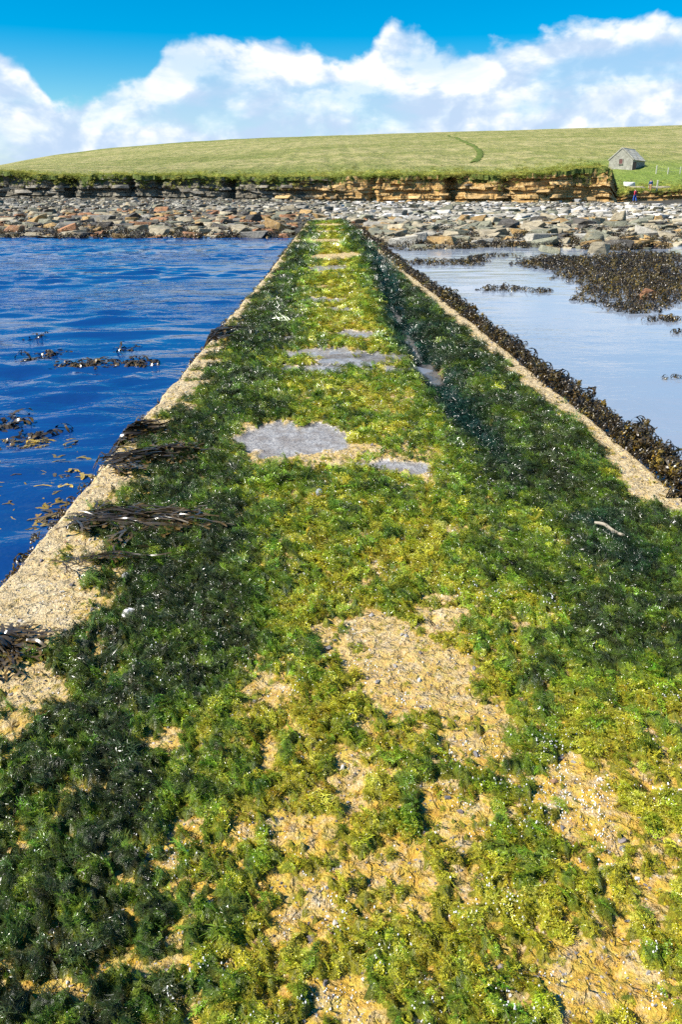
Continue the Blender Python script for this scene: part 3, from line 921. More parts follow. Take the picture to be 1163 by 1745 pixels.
def mat_rock(name, source):
    m, N, b, out = new_mat(name)
    if source == 'object':
        t = N.add('ShaderNodeObjectInfo').outputs['Color']
    else:
        t = N.attr('tone').outputs['Color']
    p = geo_pos(N)
    n = N.noise(N.vmath('MULTIPLY', p, (1, 1, 2.2)), 3.2, 6, 0.62, 0.3)
    c = N.mix(1.0, t, N.ramp(n, [(0.3, 0.55), (0.5, 1.0), (0.7, 1.3)]), 'MULTIPLY')
    c = N.mix(N.mapr(N.noise(p, 1.1, 5, 0.6), 0.56, 0.68, 0, 0.55), c, (0.36, 0.26, 0.12))
    c = N.mix(N.mapr(N.noise(p, 8, 4, 0.6), 0.6, 0.72, 0, 0.6), c, (0.55, 0.53, 0.47))
    N.put(b.inputs['Base Color'], c); b.inputs['Roughness'].default_value = 0.7; b.inputs['Specular IOR Level'].default_value = 0.3
    set_bump(N, b, N.math('ADD', n, N.noise(p, 14, 4, 0.6)), 0.7, 0.06)
    return m


M_ledge = mat_rock('cliff_ledge_stone', 'object')
M_rock = M_ledge
M_rubble = mat_rock('rubble_stone', 'attribute')
build_cliff()

# ------------------------------------------------------------------ boulders of the foreshore
TONES = {'grey': (0.27, 0.25, 0.205), 'olive': (0.215, 0.21, 0.14), 'tan': (0.37, 0.31, 0.20), 'ochre': (0.40, 0.25, 0.09), 'rust': (0.36, 0.17, 0.075),
         'dark': (0.085, 0.075, 0.06), 'pale': (0.42, 0.385, 0.31), 'white': (0.66, 0.62, 0.55)}
WORD = {'grey': 'grey', 'olive': 'olive grey', 'tan': 'sandy tan', 'ochre': 'yellow ochre', 'rust': 'rusty orange', 'dark': 'dark wet', 'pale': 'pale grey', 'white': 'whitish'}


def ywater(x): return YW(x)


def build_rocks():
    g = np.random.default_rng(77)
    protos = [hull_mesh(700 + i, 13 + i % 5, (0.5, 0.36, 0.13 + 0.03 * (i % 4)), M_rock) for i in range(14)]
    pverts = []
    for me in protos:
        v = np.array([q.co[:] for q in me.vertices]); f = np.array([q.vertices[:] for q in me.polygons]); pverts.append((v, f))
    # special stones first: (photo x, y of base, width px, height px, tone, label)
    spec = [(470, 394, 62, 17, 'ochre', 'big yellow slab leaning against the causeway at its far left end'),
            (440, 405, 70, 12, 'grey', 'flat grey slab at the water below the big yellow slab'),
            (22, 398, 52, 14, 'rust', 'large rusty orange slab at the waterline in the far left corner'),
            (118, 398, 44, 14, 'rust', 'rounded rusty orange boulder on the left waterline, second from the edge'),
            (158, 398, 40, 12, 'ochre', 'bright orange slab in weed beside the rusty boulder on the left'),
            (60, 404, 50, 9, 'tan', 'thin brown slab at the very edge of the left water'),
            (235, 394, 45, 12, 'tan', 'pale squarish boulder midway along the left waterline'),
            (1105, 511, 44, 15, 'rust', 'pinkish brown block bedded in the dark seaweed on the right'),
            (1022, 432, 46, 16, 'tan', 'sandy square-ended block above the seaweed bed on the right'),
            (938, 432, 46, 15, 'olive', 'rounded grey boulder half buried in weed on the right'),
            (840, 404, 70, 13, 'tan', 'long dark-sided tan slab tilted on the right shore'),
            (888, 420, 30, 10, 'ochre', 'small ochre stone standing in the shallow water on the right'),
            (1000, 412, 60, 14, 'pale', 'pale flat slab on the right shore behind the weed'),
            (1110, 405, 80, 14, 'pale', 'wide pale slab near the right edge of the shore'),
            (335, 396, 42, 13, 'olive', 'upright olive boulder on the left shore'),
            (180, 378, 60, 10, 'grey', 'long grey slab with a dark underside on the left shore')]
    placed = []
    def put(x, y, z, w, d, h, rz, tone, label, grp, i):
        o = obj('boulder', protos[i % len(protos)], label=label, category='boulder')
        if grp: o['group'] = grp
        o.location = (x, y, z); o.scale = (w, d / 0.72, h / (0.26 + 0.06 * (i % 4))); o.rotation_euler = (g.normal(0, 0.14), g.normal(0, 0.16), rz)
        c = np.array(TONES[tone]) * g.uniform(0.6, 1.05); o.color = (*c, 1)
        return o
    ranked = {}
    for i, (px, py, wp, hp, tone, lab) in enumerate(spec):
        # follow the sight line down to the foreshore
        for Y in np.arange(14, 100, 0.1):
            q = PY(px, py, Y)
            zz = max(float(shore_z(q[0], Y)), SEA)
            if q[2] <= zz: break
        w = wp * Y / 1459; h = hp * Y / 1569 * 1.15
        put(q[0], Y, zz + h * 0.40, w, w * 0.6, h, g.normal(0, 0.15), tone, lab, None, i * 3)
        placed.append((q[0], Y, w * 0.55))
    # the rest, spaced so that they lie against each other
    N_ = 16000
    ypix = g.uniform(0, 1, N_)
    side = g.random(N_)
    cand = []
    for i in range(N_):
        # even density in the picture: depth goes with 1/(height in the frame)
        u = ypix[i] ** 0.85
        Y = 1.0 / (1 / 33.5 + (1 / 109.0 - 1 / 33.5) * u)
        x = (g.random() - 0.5) * 0.98 * Y + 0.01 * Y
        if Y > Yc(x) - 0.5: continue
        yw = float(ywater(x)) - 0.6
        if Y < yw: continue
        if -2.2 < x < 2.7 and Y < 61.0: continue
        t = (Y - yw) / (float(Yc(x)) - yw)
        w = float(np.clip(np.exp(g.normal(math.log(0.80 - 0.30 * t), 0.45)), 0.22, 2.0))
        cand.append((w, x, Y, t))
    cand.sort(reverse=True)
    keep = list(placed)
    arr = np.array([(a, b, c) for a, b, c in keep]) if keep else np.zeros((0, 3))
    chosen = []
    xs = [q[0] for q in keep]; ys = [q[1] for q in keep]; rs = [q[2] for q in keep]
    X = np.array(xs); Yy = np.array(ys); Rr = np.array(rs)
    for w, x, Y, t in cand:
        dd = np.hypot((X - x), (Yy - Y) * 1.3)
        if (dd < (Rr + w * 0.5) * 0.74).any(): continue
        X = np.append(X, x); Yy = np.append(Yy, Y); Rr = np.append(Rr, w * 0.5)
        chosen.append((w, x, Y, t))
    def visible(x, Y): return -0.375 < x / Y < 0.43
    chosen.sort(key=lambda q: -(q[0] / q[2]) if visible(q[1], q[2]) else 1)
    V = []; F = []; C = []; nb = 0
    for i, (w, x, Y, t) in enumerate(chosen):
        left = x < 0
        if left:
            pal = ['grey', 'olive', 'tan', 'dark', 'olive', 'ochre', 'rust', 'dark', 'tan', 'tan'] if t < 0.5 else ['pale', 'grey', 'tan', 'pale', 'olive', 'grey']
        else:
            pal = ['olive', 'olive', 'tan', 'pale', 'ochre', 'tan', 'dark', 'tan'] if t < 0.35 else ['white', 'pale', 'tan', 'white', 'pale', 'olive']
        tone = pal[int(g.integers(0, len(pal)))]
        h = w * g.uniform(0.09, 0.30); d = w * g.uniform(0.5, 0.9); rz = g.normal(0, 0.5)
        z = max(float(shore_z(x, Y)), SEA - 0.12) + h * 0.30
        if i < 284 and visible(x, Y):
            where = ('near the water' if t < 0.22 else 'halfway up' if t < 0.55 else 'below the cliff')
            sd = 'left of the causeway' if left else 'right of the causeway'
            size = 'broad' if w > 1.15 else 'middling' if w > 0.8 else 'small'
            lab = '%s %s slab %s, %s' % (size, WORD[tone], where, sd)
            grp = '%s %s slabs %s, %s' % (size, WORD[tone], where, sd)
            ranked.setdefault((lab, grp), []).append((abs(x), put(x, Y, z, w, d, h, rz, tone, lab, grp, i)))
        else:
            k = i % len(protos); v, f = pverts[k]
            sc = np.array([w, d / 0.72, h / (0.26 + 0.06 * (k % 4))])
            vv = v * sc; c, s_ = math.cos(rz), math.sin(rz)
            vv = np.stack([vv[:, 0] * c - vv[:, 1] * s_ + x, vv[:, 0] * s_ + vv[:, 1] * c + Y, vv[:, 2] + z], 1)
            F.append(f + nb); V.append(vv); nb += len(vv); C.append(np.repeat(np.array([TONES[tone]]) * g.uniform(0.55, 1.05), len(vv), 0))
    ORD = ['nearest', 'second', 'third', 'fourth', 'fifth', 'sixth', 'seventh', 'eighth', 'ninth', 'tenth'] + ['%dth' % q for q in range(11, 60)]
    for (lab, grp), lst in ranked.items():
        lst.sort(key=lambda q: q[0])
        for r_, (_, o) in enumerate(lst):
            if len(lst) > 1: o['label'] = lab + (', %s one out' % ORD[r_])
    # small cobbles filling the gaps
    for i in range(4500):
        u = g.random() ** 0.9; Y = 1.0 / (1 / 36.5 + (1 / 109.0 - 1 / 36.5) * u); x = (g.random() - 0.5) * 0.95 * Y + 0.01 * Y
        if Y > Yc(x) - 0.3 or Y < ywater(x) - 0.4 or (-2.0 < x < 2.5 and Y < 60.5): continue
        k = i % len(protos); v, f = pverts[k]; w = g.uniform(0.18, 0.45); rz = g.random() * 6.28
        vv = v * np.array([w, w, w * g.uniform(0.8, 1.6)]); c, s_ = math.cos(rz), math.sin(rz)
        z = max(float(shore_z(x, Y)), SEA) + 0.04
        vv = np.stack([vv[:, 0] * c - vv[:, 1] * s_ + x, vv[:, 0] * s_ + vv[:, 1] * c + Y, vv[:, 2] + z], 1)
        tone = list(TONES)[int(g.integers(0, 7))] if x < 0 or g.random() < 0.4 else 'pale'
        F.append(f + nb); V.append(vv); nb += len(vv); C.append(np.repeat(np.array([TONES[tone]]) * g.uniform(0.45, 1.0), len(vv), 0))
    me = mesh_np('rubble', np.concatenate(V), np.concatenate(F), [M_rubble], False, {'tone': np.concatenate(C)})
    obj('rubble', me, kind='stuff', label='smaller stones and rubble between the boulders of the shore', category='rubble')
    print('rocks', len(chosen))


build_rocks()

# ------------------------------------------------------------------ seaweed
BROWN = np.array([[0.026, 0.018, 0.008], [0.045, 0.030, 0.010], [0.070, 0.052, 0.012], [0.020, 0.016, 0.010], [0.11, 0.075, 0.012]])


def brown(g, n, p=(0.34, 0.30, 0.16, 0.15, 0.05)):
    return BROWN[g.choice(5, n, p=p)] * np.exp(g.normal(0, 0.25, (n, 1)))


def build_weed():
    g = np.random.default_rng(90)
    var = [make_wrack(300 + i, M_wrack, 1.25, 0.027, 5, 2, 0.5, 1.0) for i in range(6)]
    # bank that hangs over the right edge of the causeway
    n = 7500
    Y = 3.2 + 48 * g.random(n) ** 1.75
    o = np.clip(g.beta(1.3, 1.6, n) * 0.62 - 0.06 + 0.05 * fbm(Y * 1.5, Y * 0, 3, 33), -0.1, 0.6)
    o = o * np.interp(Y, [3, 8, 20, 50], [1.0, 1.0, 1.05, 1.1])
    z = np.interp(o, [-0.1, 0.02, 0.14, 0.30, 0.6], [0.0, 0.01, 0.03, -0.14, -0.44]) + g.uniform(-0.04, 0.05, n)
    s = np.clip(0.105 + 0.0035 * Y, 0, 0.22) * np.exp(g.normal(0, 0.25, n))
    cl = fbm(Y * 1.3 / (1 + 0.04 * Y), o * 2.5, 3, 39, 0.6)
    z = z + 0.10 * cl * (o > 0.0); s = s * (1 + 0.7 * np.clip(cl, -0.5, 0.8))
    yel = sstep(0.25, 0.5, fbm(Y * 1.1, o * 3, 3, 36))
    tint = brown(g, n) * (1 - yel[:, None] * 0.6) + yel[:, None] * 0.6 * np.array([[0.11, 0.10, 0.014]])
    eul = np.stack([g.normal(0, 0.35, n), 0.5 + g.normal(0, 0.4, n), g.normal(0, 0.9, n)], 1)
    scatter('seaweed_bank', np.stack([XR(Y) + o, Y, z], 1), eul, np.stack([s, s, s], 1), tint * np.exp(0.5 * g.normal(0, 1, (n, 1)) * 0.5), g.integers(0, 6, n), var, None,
            kind='stuff', label='dense brown bladder wrack hanging over the right edge of the causeway', category='seaweed')
    # thin fringe down the left wall
    n = 3600
    Y = 2.6 + 45 * g.random(n) ** 1.8
    o = g.random(n) ** 0.8 * 0.20 + 0.005; z = -0.03 - o * 1.9 + g.uniform(-0.03, 0.02, n)
    s = np.clip(0.075 + 0.003 * Y, 0, 0.18) * np.exp(g.normal(0, 0.3, n))
    dn = fbm(Y * 1.7, Y * 0 + 4, 3, 37); kp = g.random(n) < 0.45 + 1.2 * dn; Y, o, z, s = Y[kp], o[kp], z[kp], s[kp]; n = len(Y)
    eul = np.stack([g.normal(0, 0.3, n), -0.7 + g.normal(0, 0.3, n), math.pi + g.normal(0, 0.9, n)], 1)
    eul[:, 1] = 0.6 + g.normal(0, 0.35, n)
    scatter('seaweed_fringe', np.stack([XL(Y) - o, Y, z], 1), eul, np.stack([s] * 3, 1), brown(g, n), g.integers(0, 6, n), var, None,
            kind='stuff', label='thin fringe of brown weed along the left edge of the causeway', category='seaweed')
    # beds awash on the right
    beds = [(1085, 495, 110, 34, 950, .20), (1120, 465, 90, 34, 800, .22), (1010, 452, 130, 13, 700, .18), (940, 447, 60, 11, 260, .14), (1090, 440, 90, 10, 350, .15),
            (745, 449, 70, 4, 130, .10), (805, 446, 26, 8, 110, .12), (700, 425, 50, 3, 90, .05), (860, 493, 46, 4, 75, .06), (845, 437, 40, 4, 60, .06), (920, 497, 22, 3, 26, .05), (1085, 528, 42, 7, 110, .10),
            (1130, 545, 40, 4, 45, .05), (985, 512, 12, 3, 8, .04), (760, 411, 120, 5, 260, .08), (950, 416, 200, 6, 420, .10), (660, 405, 40, 5, 120, .08), (1000, 470, 60, 14, 260, .14), (1158, 567, 10, 3, 10, .05), (1150, 645, 12, 3, 8, .04)]
    pts = []; sc = []
    for (cx, cy, hw, hh, m, lift) in beds:
        a = g.random(m) * 2 * np.pi; r = np.sqrt(g.random(m)) * (1 + 0.25 * pnoise(np.cos(a) * 2 + cx, np.sin(a) * 2, 1))
        for q in range(m):
            p_ = P(cx + math.cos(a[q]) * r[q] * hw, cy + math.sin(a[q]) * r[q] * hh, SEA)
            edge_ = 1 - r[q]
            p_[2] = SEA + 0.01 + lift * min(1, max(0, edge_) * 1.8) * (0.5 + 0.8 * g.random())
            pts.append(p_); sc.append(np.clip(0.010 * p_[1] + 0.06, 0.1, 0.34) * math.exp(g.normal(0, 0.25)))
    pts = np.array(pts); sc = np.array(sc); n = len(pts)
    eul = np.stack([g.normal(0, 0.25, n), g.normal(0, 0.25, n), g.random(n) * 6.28], 1)
    scatter('seaweed_bed', pts, eul, np.stack([sc] * 3, 1), brown(g, n, (0.26, 0.32, 0.24, 0.08, 0.10)), g.integers(0, 6, n), var, None,
            kind='stuff', label='dark brown wrack beds awash in the shallows right of the causeway', category='seaweed')
    # weed among the boulders at the tide line
    pts = []
    for i in range(9000):
        left = g.random() < 0.5
        if left: x = -2.2 - g.random() * 22; Y = float(YW(x)) - 1.2 + abs(g.normal(0, 5.5))
        else: x = 2.6 + g.random() * 18; Y = float(YW(x)) - 1.2 + abs(g.normal(0, 6.5))
        if abs(x - 0.3) < 2.2: continue
        if fbm(np.array([x * 0.5]), np.array([Y * 0.5]), 2, 38)[0] < -0.15: continue
        pts.append((x, Y, max(float(shore_z(x, Y)), SEA) + g.uniform(0.02, 0.26)))
    pts = np.array(pts); n = len(pts); s = 0.38 * np.exp(g.normal(0, 0.3, n))
    eul = np.stack([g.normal(0, 0.25, n), g.normal(0, 0.25, n), g.random(n) * 6.28], 1)
    scatter('tide_line_weed', pts, eul, np.stack([s, s, s * 0.8], 1), brown(g, n, (0.28, 0.28, 0.22, 0.16, 0.06)), g.integers(0, 6, n), var, None,
            kind='stuff', label='brown weed draped between the boulders along the tide line', category='seaweed')
    # fronds under the surface beside the left wall
    pts = []
    for i in range(420):
        px = g.uniform(-40, 150); py = g.uniform(745, 935)
        if px + (py - 745) * 0.75 > 215: continue
        p_ = P(px, py, SEA - 0.045 + 0.05 * g.random()); pts.append(p_)
    pts = np.array(pts); n = len(pts); s = 0.22 * np.exp(g.normal(0, 0.3, n))
    eul = np.stack([g.normal(0, 0.1, n), g.normal(0, 0.1, n), g.random(n) * 6.28], 1)
    scatter('drowned_weed', pts, eul, np.stack([s, s, s * 0.18], 1), brown(g, n, (0.1, 0.2, 0.3, 0.0, 0.4)) * 2.2, g.integers(0, 6, n), var, None,
            kind='stuff', label='brown fronds just under the water by the left wall', category='seaweed')


build_weed()


def strap_mesh(seed, p0, p1, n, spread, width, lift, loose=0.25):
    """bundle of long kelp straps lying from p0 to p1"""
    g = np.random.default_rng(seed); ch = []
    p0 = np.array(p0); p1 = np.array(p1); L = np.linalg.norm(p1 - p0); ax = (p1 - p0) / L; sd = np.array([-ax[1], ax[0], 0])
    for i in range(n):
        k = 13; t = np.linspace(0, 1, k) * g.uniform(0.45, 1.0) + g.uniform(0, 0.18)
        off = g.normal(0, 1) * spread; am = g.normal(0, 1, 3) * loose * L * 0.12
        fan = 0.25 + 1.1 * t
        lat = off * fan + am[0] * np.sin(t * 3.1 + g.random() * 6) + 0.5 * am[1] * np.sin(t * 9 + g.random() * 6)
        z = lift * g.random() * np.sin(np.clip(t, 0, 1) * 3.0) + 0.012 * g.random() + 0.010 * np.sin(t * 14 + g.random() * 6)
        pts = p0 + ax * (t * L)[:, None] + sd * lat[:, None] + np.array([0, 0, 1.0]) * z[:, None]
        pts[:, 2] -= np.clip(XL(pts[:, 1]) + 0.03 - pts[:, 0], 0, 1) * 2.2
        tw = np.cumsum(g.normal(0, 0.35, k))
        sides = sd * np.cos(tw)[:, None] + np.array([0, 0, 1.0]) * np.sin(tw)[:, None]
        w = width * g.uniform(0.6, 1.3) * (0.6 + 0.7 * np.sin(np.linspace(0.15, 2.9, k)))
        ch.append((pts - p0, w, sides, np.linspace(0, 0.75, k)))
    return ribbons(ch, M_strap)


def limp_fronds(seed, p0, p1, n, spread, size):
    """forked fronds lying limp along p0-p1"""
    g = np.random.default_rng(seed); V = []; F = []; T = []; nb = 0
    ang = math.atan2(p1[1] - p0[1], p1[0] - p0[0]); L = np.linalg.norm(p1 - p0); sd = np.array([-math.sin(ang), math.cos(ang), 0])
    for q in range(n):
        me = make_wrack(seed * 100 + q, M_strap, size * g.uniform(0.6, 1.3), size * 0.022, 4, 1, 0.05, 0.2)
        v = np.array([u.co[:] for u in me.vertices]); f = np.array([u.vertices[:] for u in me.polygons])
        tv = np.empty(len(v), np.float32); me.attributes['tip'].data.foreach_get('value', tv); bpy.data.meshes.remove(me)
        rz = ang + g.normal(0, 0.7); c, s_ = math.cos(rz), math.sin(rz)
        v = np.stack([v[:, 0] * c - v[:, 1] * s_, v[:, 0] * s_ + v[:, 1] * c, v[:, 2] * 0.35 + 0.012 * g.random()], 1)
        v = v + (p1 - p0) * g.uniform(-0.05, 0.75) + sd * g.normal(0, spread)
        v[:, 2] -= np.clip(XL(v[:, 1] + p0[1]) + 0.03 - (v[:, 0] + p0[0]), 0, 1) * 2.0
        V.append(v); F.append(f + nb); T.append(tv); nb += len(v)
    return np.concatenate(V), np.concatenate(F), np.concatenate(T)


def build_clumps():
    S_ = [((128, 893), (352, 900), 80, 0.030, 0.0042, 0.020, 'long bundle of dark kelp straps lying across the left side of the causeway'),
          ((95, 968), (365, 962), 12, 0.018, 0.0026, 0.010, 'few thin dark strands trailing over the algae below the kelp bundle'),
          ((170, 800), (345, 772), 80, 0.045, 0.0048, 0.020, 'heap of dark straps flopped in from the left edge, above the kelp bundle'),
          ((150, 752), (285, 728), 120, 0.07, 0.0065, 0.045, 'thick dark wrack clump spilling over the left edge beside the largest puddle'),
          ((338, 580), (432, 562), 130, 0.12, 0.008, 0.06, 'farther dark wrack clump draped over the left edge'),
          ((-40, 1090), (22, 1130), 90, 0.05, 0.0045, 0.04, 'dark tangle of weed hanging at the left edge nearest the camera')]
    for i, (a, b, n, sp, w, lift, lab) in enumerate(S_):
        p0 = P(*a, 0.0); p1 = P(*b, 0.0)
        p0[2] = p1[2] = 0.050 if i in (0, 1, 2) else 0.02
        me1 = strap_mesh(500 + i, p0, p1, n // 2, sp * 1.2, w, lift * 0.7, 0.7)
        v1 = np.array([u.co[:] for u in me1.vertices]); f1 = np.array([u.vertices[:] for u in me1.polygons]); t1 = np.empty(len(v1), np.float32); me1.attributes['tip'].data.foreach_get('value', t1)
        v2, f2, t2 = limp_fronds(520 + i, p0, p1, (n * 2) // 3, sp * 1.5, (0.30, 0.16, 0.30, 0.28, 0.45, 0.22)[i])
        me1 = mesh_np('weed', np.concatenate([v1, v2]), np.concatenate([f1, f2 + len(v1)]), [M_strap], True, {'tip': np.concatenate([t1, t2])})
        o = obj('seaweed_clump', me1, label=lab, category='seaweed')
        o.location = p0
    # clumps breaking the surface of the left water
    Fl = [((92, 622), (272, 618), 300, 'longest floating wrack clump on the left water, in the middle of the ripples'),
          ((40, 614), (82, 610), 34, 'small wrack clump just left of the longest floating clump'),
          ((76, 602), (114, 600), 34, 'dark wrack tuft floating above and left of the longest clump'),
          ((38, 578), (90, 570), 30, 'thin trail of floating weed farthest out on the left water'),
          ((198, 596), (236, 592), 16, 'slight sprig of weed poking up above the longest floating clump'),
          ((-10, 722), (40, 726), 40, 'dark floating weed at the left picture edge, nearer than the long clump'),
          ((-10, 711), (28, 709), 24, 'flat floating weed trail at the left edge, just beyond its neighbour'),
          ((40, 744), (98, 736), 26, 'loose brown weed floating close in beside the wall')]
    for i, (a, b, n, lab) in enumerate(Fl):
        p0 = P(*a, SEA); p1 = P(*b, SEA); g = np.random.default_rng(600 + i)
        ch_v = []; ch_f = []; ch_t = []; nb = 0
        for q in range(n):
            me = make_wrack(6000 + i * 200 + q, M_strap, g.uniform(0.16, 0.34), 0.012, 3, 1, g.uniform(0.1, 0.8), 0.9)
            v = np.array([u.co[:] for u in me.vertices]); f = np.array([u.vertices[:] for u in me.polygons])
            tv = np.empty(len(v), np.float32); me.attributes['tip'].data.foreach_get('value', tv)
            bpy.data.meshes.remove(me)
            rz = g.random() * 6.28; c, s_ = math.cos(rz), math.sin(rz)
            t = g.beta(1.6, 1.6); base = (p1 - p0) * t + np.array([g.normal(0, 0.01), g.normal(0, 0.10), -0.01])
            v = np.stack([v[:, 0] * c - v[:, 1] * s_, v[:, 0] * s_ + v[:, 1] * c, v[:, 2]], 1) + base
            v[:, 2] = np.maximum(v[:, 2], -0.03)
            ch_v.append(v); ch_f.append(f + nb); ch_t.append(tv); nb += len(v)
        me = mesh_np('weed', np.concatenate(ch_v), np.concatenate(ch_f), [M_strap], True, {'tip': np.concatenate(ch_t)})
        o = obj('floating_seaweed', me, label=lab, category='seaweed', group='floating weed on the left water'); o.location = p0


build_clumps()

# ------------------------------------------------------------------ pebbles, grit, shells
def build_pebbles():
    g = np.random.default_rng(55)
    M_peb = mat_simple('pebble_stone', (0.7, 0.7, 0.7), (1.2, 1.2, 1.2), 60, 0.55, 0.4, 200, 0.4, 0.002, objcol=True)
    M_grit = mat_rock('grit_stone', 'attribute')
    protos = [hull_mesh(950 + i, 13, (0.5, 0.38, 0.22), M_peb, 0.5) for i in range(6)]
    gp = []
    for me in [hull_mesh(970 + i, 8, (0.5, 0.4, 0.25), M_grit, 0.4, False) for i in range(4)]:
        gp.append((np.array([q.co[:] for q in me.vertices]), np.array([q.vertices[:] for q in me.polygons])))
    pal = np.array([[0.16, 0.15, 0.15], [0.22, 0.18, 0.17], [0.33, 0.30, 0.27], [0.12, 0.10, 0.09], [0.55, 0.50, 0.42], [0.30, 0.17, 0.09], [0.62, 0.60, 0.55]])
    n = 90000
    Y = 0.9 + 9 * g.random(n) ** 2.4; x = XL(Y) + 0.02 + (XR(Y) - XL(Y) - 0.04) * g.random(n)
    f = fields(x, Y)
    ok = (f['cover'] < 0.42) & (f['pud'] < 0.05)
    x, Y, hc = x[ok], Y[ok], f['hc'][ok]
    big = 0; V = []; F = []; C = []; nb = 0
    for i in range(min(len(x), 9000)):
        c = pal[g.choice(7, p=(0.24, 0.18, 0.2, 0.14, 0.12, 0.08, 0.04))] * g.uniform(0.8, 1.2)
        if big < 260 and i % 20 == 0:
            w = g.uniform(0.010, 0.026) * (1 + 0.10 * Y[i])
            o = obj('pebble', protos[i % 6], causeway); o.location = (x[i], Y[i], hc[i] + w * 0.08)
            o.scale = (w, w * g.uniform(0.8, 1.2), w * g.uniform(0.7, 1.2)); o.rotation_euler = (g.normal(0, 0.25), g.normal(0, 0.25), g.random() * 6.28)
            o.color = (*(c * 0.9), 1); big += 1
        else:
            v, ff = gp[i % 4]; w = g.uniform(0.003, 0.010) * (1 + 0.12 * Y[i]); rz = g.random() * 6.28; cc, ss = math.cos(rz), math.sin(rz)
            vv = v * w; vv = np.stack([vv[:, 0] * cc - vv[:, 1] * ss + x[i], vv[:, 0] * ss + vv[:, 1] * cc + Y[i], vv[:, 2] + hc[i] + w * 0.08], 1)
            V.append(vv); F.append(ff + nb); nb += len(vv); C.append(np.repeat(c[None], len(vv), 0))
    me = mesh_np('grit', np.concatenate(V), np.concatenate(F), [M_grit], False, {'tone': np.concatenate(C)})
    obj('grit', me, causeway, kind='stuff')


def build_painted_glints():
    """wet sparkle imitated by clusters of tiny solid white barnacles on the weed and the concrete"""
    g = np.random.default_rng(66)
    M_b = mat_simple('painted_glint_white', (0.60, 0.59, 0.56), (0.85, 0.85, 0.85), 200, 0.35, 0, None, 0.5)  # solid white bodies stand in for sun glints on wet algae
    n = 130000
    Y = 0.9 + 6.5 * g.random(n) ** 2.2; x = XL(Y) + 0.1 + (XR(Y) - XL(Y) - 0.2) * g.random(n)
    m = 1.3 * fbm(x * 6.5, Y * 5.5, 4, 67, 0.65) + 0.5 * fbm(x * 1.7, Y * 1.5, 2, 68) + 0.22 * sstep(-0.5, 0.4, x) - 0.12 * sstep(1.0, 1.6, x) - 0.05 * Y
    kp = g.random(n) < np.clip((m - 0.24) * 2.2, 0.001, 0.95)
    x, Y = x[kp], Y[kp]; f = fields(x, Y); n = len(x)
    r = g.uniform(0.0008, 0.0023, n) * (1 + 0.10 * Y); h = r * g.uniform(0.9, 1.6, n)
    z = f['hc'] + f['ha'] + np.where(f['thick'] > 0.1, g.uniform(0.002, 0.012, n), 0)
    k = 5; a = np.linspace(0, 2 * np.pi, k, endpoint=False)
    ring0 = np.stack([x[:, None] + r[:, None] * np.cos(a), Y[:, None] + r[:, None] * np.sin(a), np.repeat(z[:, None] - 0.001, k, 1)], -1)
    ring1 = np.stack([x[:, None] + 0.55 * r[:, None] * np.cos(a), Y[:, None] + 0.55 * r[:, None] * np.sin(a), np.repeat((z + h)[:, None], k, 1)], -1)
    cen = np.stack([x, Y, z + 0.8 * h], -1)[:, None]
    V = np.concatenate([ring0, ring1, cen], 1).reshape(-1, 3)
    F = []
    for j in range(k):
        q = (j + 1) % k; F += [(j, q, k + q), (j, k + q, k + j), (k + j, k + q, 2 * k)]
    F = (np.array(F)[None] + (np.arange(n) * (2 * k + 1))[:, None, None]).reshape(-1, 3)
    obj('barnacle', mesh_np('barnacle', V, F, [M_b], True), kind='stuff', label='wet sparkle imitated by tiny white barnacles speckling the algae near the camera', category='glints')


build_pebbles()
build_painted_glints()


